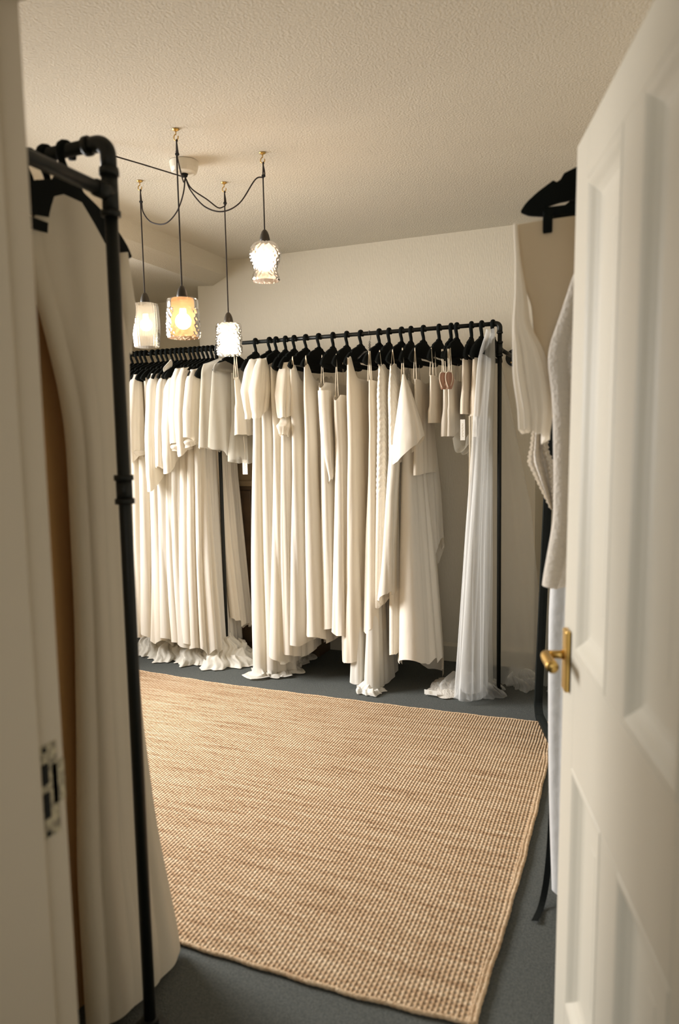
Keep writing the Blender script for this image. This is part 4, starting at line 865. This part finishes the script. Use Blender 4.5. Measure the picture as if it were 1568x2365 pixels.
# ------------------------------------------------------------------ hanging lamps
ROSE = np.array([-1.83, 2.80, ZC])
rs = thing('ceiling_rose', tuple(ROSE-np.array([0, 0, 0.055])), 'round cream ceiling rose where all the black lamp cords meet', 'ceiling rose')
m = MB(); m.lathe([(0.001, -0.050), (0.040, -0.050), (0.052, -0.046), (0.058, -0.030), (0.062, -0.002), (0.001, -0.002)], tuple(ROSE), 32); obj('cover', m, M['white_plastic'], rs, smooth=False)
m = MB(); m.lathe([(0.001, -0.064), (0.012, -0.062), (0.016, -0.050), (0.001, -0.048)], tuple(ROSE), 20); obj('cord_grip', m, M['slot'], rs, smooth=True)
R_OUT = ROSE-np.array([0, 0, 0.066])
def lamp(hook, zsock, sag, label, shade, slack=True):
    hx, hy = hook
    t = thing('pendant_lamp', (hx, hy, zsock-0.20), label, 'pendant lamp', 'hanging glass lamps')
    hk = MB(); hk.lathe([(0.001, -0.009), (0.006, -0.008), (0.014, -0.003), (0.014, -0.001), (0.001, -0.001)], (hx, hy, ZC), 20)
    hk.tube([(hx, hy, ZC-0.006), (hx, hy, ZC-0.020)]+[(hx+0.010*math.cos(a)-0.0, hy, ZC-0.031+0.011*math.sin(a)) for a in np.linspace(PI/2, 2*PI+0.3, 14)], 0.0022, 8)
    obj('ceiling_hook', hk, M['brass'], t, smooth=True)
    top = np.array([hx+0.001, hy, ZC-0.042])
    kz = top[2]-0.055
    obj('cord', cord([(hx, hy, zsock), (hx, hy, 0.5*(zsock+kz)), (hx, hy, kz), top+np.array([0.002, 0, 0]), top+np.array([0.004, 0, -0.004])], 0.0030, 30, 8), M['cord'], t, smooth=True)
    if slack:
        pts = [R_OUT+np.array([0.004, 0, 0])]+[np.array(p) for p in sag]+[np.array([hx+0.006, hy, kz]), top]
        obj('slack_cord', cord(pts, 0.0030, 60, 8), M['cord'], t, smooth=True)
        m = MB(); m.tube([(hx-0.004, hy, kz+0.004), (hx+0.009, hy, kz+0.002)], 0.0052, 8); obj('cable_tie', m, M['slot'], t)
    m = MB(); m.lathe([(0.001, 0.042), (0.007, 0.039), (0.013, 0.031), (0.018, 0.018), (0.0215, 0.002), (0.0225, -0.018), (0.001, -0.018)], (hx, hy, zsock-0.038), 24); obj('lamp_holder', m, M['cap'], t, smooth=True)
    z0 = zsock-0.050
    prof, bump, gl, seg, bz, st, br_ = shade
    m = MB(); m.lathe([(r_, z_) for r_, z_ in prof], (hx, hy, z0), seg, bump); sh = obj('glass_shade', m, gl, t, smooth=True)
    m = MB(); a = np.linspace(0.25, PI, 14)
    m.lathe([(0.001, 0.050), (0.012, 0.048)]+[(br_*math.sin(q), br_*math.cos(q)) for q in np.linspace(0.45, PI-0.02, 14)], (hx, hy, z0+bz), 24); obj('bulb', m, emit('lit_bulb_glass', (1.0, 0.80, 0.56), st), t, smooth=True)
    return t
def wall_prof(pts, n=48):
    P = spline([(r_, 0, z_) for r_, z_ in pts], n); return [(max(p[0], 0.001), p[2]) for p in P]
lum = lambda kx, kz_, d: (lambda th, z: d*np.cos(kx*th+0.8*np.sin(z*180))*math.cos(kz_*z)+0.5*d*np.cos((kx//2)*th+3*math.sin(z*90))*math.sin(kz_*0.63*z))
gridb = lambda kx, kz_, d: (lambda th, z: d*(np.abs(np.cos(kx*th/2))+abs(math.cos(kz_*z/2))))
G1 = glass('ribbed_clear_shade_glass', (0.96, 0.90, 0.80), 0.86); G2 = glass('amber_shade_glass', (0.98, 0.63, 0.38), 0.84)
G3 = glass('bubbled_clear_shade_glass', (0.96, 0.95, 0.88), 0.82); G4 = glass('rosy_clear_shade_glass', (0.98, 0.80, 0.71), 0.80)
s1 = (wall_prof([(0.018, 0.0), (0.045, 0.0), (0.056, -0.006), (0.061, -0.06), (0.062, -0.11), (0.058, -0.165), (0.055, -0.198)], 60), gridb(30, 520, 0.0018), G1, 120, -0.095, BULB*0.8, 0.028)
s2 = (wall_prof([(0.018, 0.0), (0.052, 0.0), (0.061, -0.005), (0.062, -0.038), (0.0635, -0.046), (0.065, -0.10), (0.065, -0.135), (0.060, -0.150)], 60), lambda th, z: (0 if z > -0.042 else 1)*lum(17, 230, 0.0022)(th, z), G2, 110, -0.085, BULB, 0.031)
s3 = (wall_prof([(0.018, 0.0), (0.046, 0.0), (0.057, -0.004), (0.060, -0.03), (0.057, -0.045), (0.061, -0.06), (0.061, -0.085), (0.058, -0.095), (0.061, -0.11), (0.060, -0.135), (0.056, -0.148)], 70), lum(15, 260, 0.0022), G3, 110, -0.095, BULB*2.0, 0.036)
s4 = (wall_prof([(0.018, 0.0), (0.040, -0.002), (0.060, -0.020), (0.068, -0.045), (0.066, -0.065), (0.056, -0.090), (0.049, -0.110), (0.052, -0.130), (0.059, -0.150), (0.056, -0.160)], 64), lum(19, 240, 0.0018), G4, 110, -0.085, BULB*1.3, 0.032)
lamp((-2.143, 2.908), 2.090, [(-1.845, 2.805, 2.46), (-1.90, 2.83, 2.40), (-1.976, 2.85, 2.368), (-2.07, 2.88, 2.395), (-2.125, 2.90, 2.45)], 'small barrel pendant lamp of ribbed clear glass, leftmost of the four', s1)
lamp((-1.668, 2.504), 2.005, [(-1.815, 2.77, 2.500), (-1.77, 2.68, 2.510), (-1.70, 2.55, 2.53)], 'amber glass pendant lamp on the longest cord, nearest the rail on the left', s2)
lamp((-1.806, 3.091), 2.000, [(-1.815, 2.83, 2.49), (-1.795, 2.92, 2.468), (-1.79, 3.00, 2.455), (-1.797, 3.06, 2.475)], 'clear bubbled cylinder pendant lamp hanging lowest, glaring white above the rail', s3)
lamp((-1.476, 2.850), 2.280, [(-1.80, 2.80, 2.47), (-1.74, 2.81, 2.40), (-1.66, 2.82, 2.372), (-1.58, 2.83, 2.40), (-1.51, 2.845, 2.49)], 'rosy bell shaped bubbled glass pendant lamp, rightmost and highest', s4)
# fifth cord runs straight to a hook hidden behind the near gowns
t5 = thing('lamp_cord', (-2.2, 2.4, 2.0), 'taut black cord running from the ceiling rose left behind the near rail', 'cord')
obj('cord', cord([R_OUT+np.array([-0.004, 0, 0.004]), (-1.93, 2.65, 2.550), (-2.02, 2.52, 2.566), (-2.075, 2.45, ZC-0.012)], 0.0030, 30, 8), M['cord'], t5, smooth=True)
m = MB(); m.lathe([(0.001, -0.009), (0.006, -0.008), (0.014, -0.003), (0.014, -0.001), (0.001, -0.001)], (-2.075, 2.45, ZC), 16); m.tube([(-2.075, 2.45, ZC-0.005), (-2.075, 2.45, ZC-0.022)], 0.0025, 8); obj('ceiling_hook', m, M['brass'], t5)
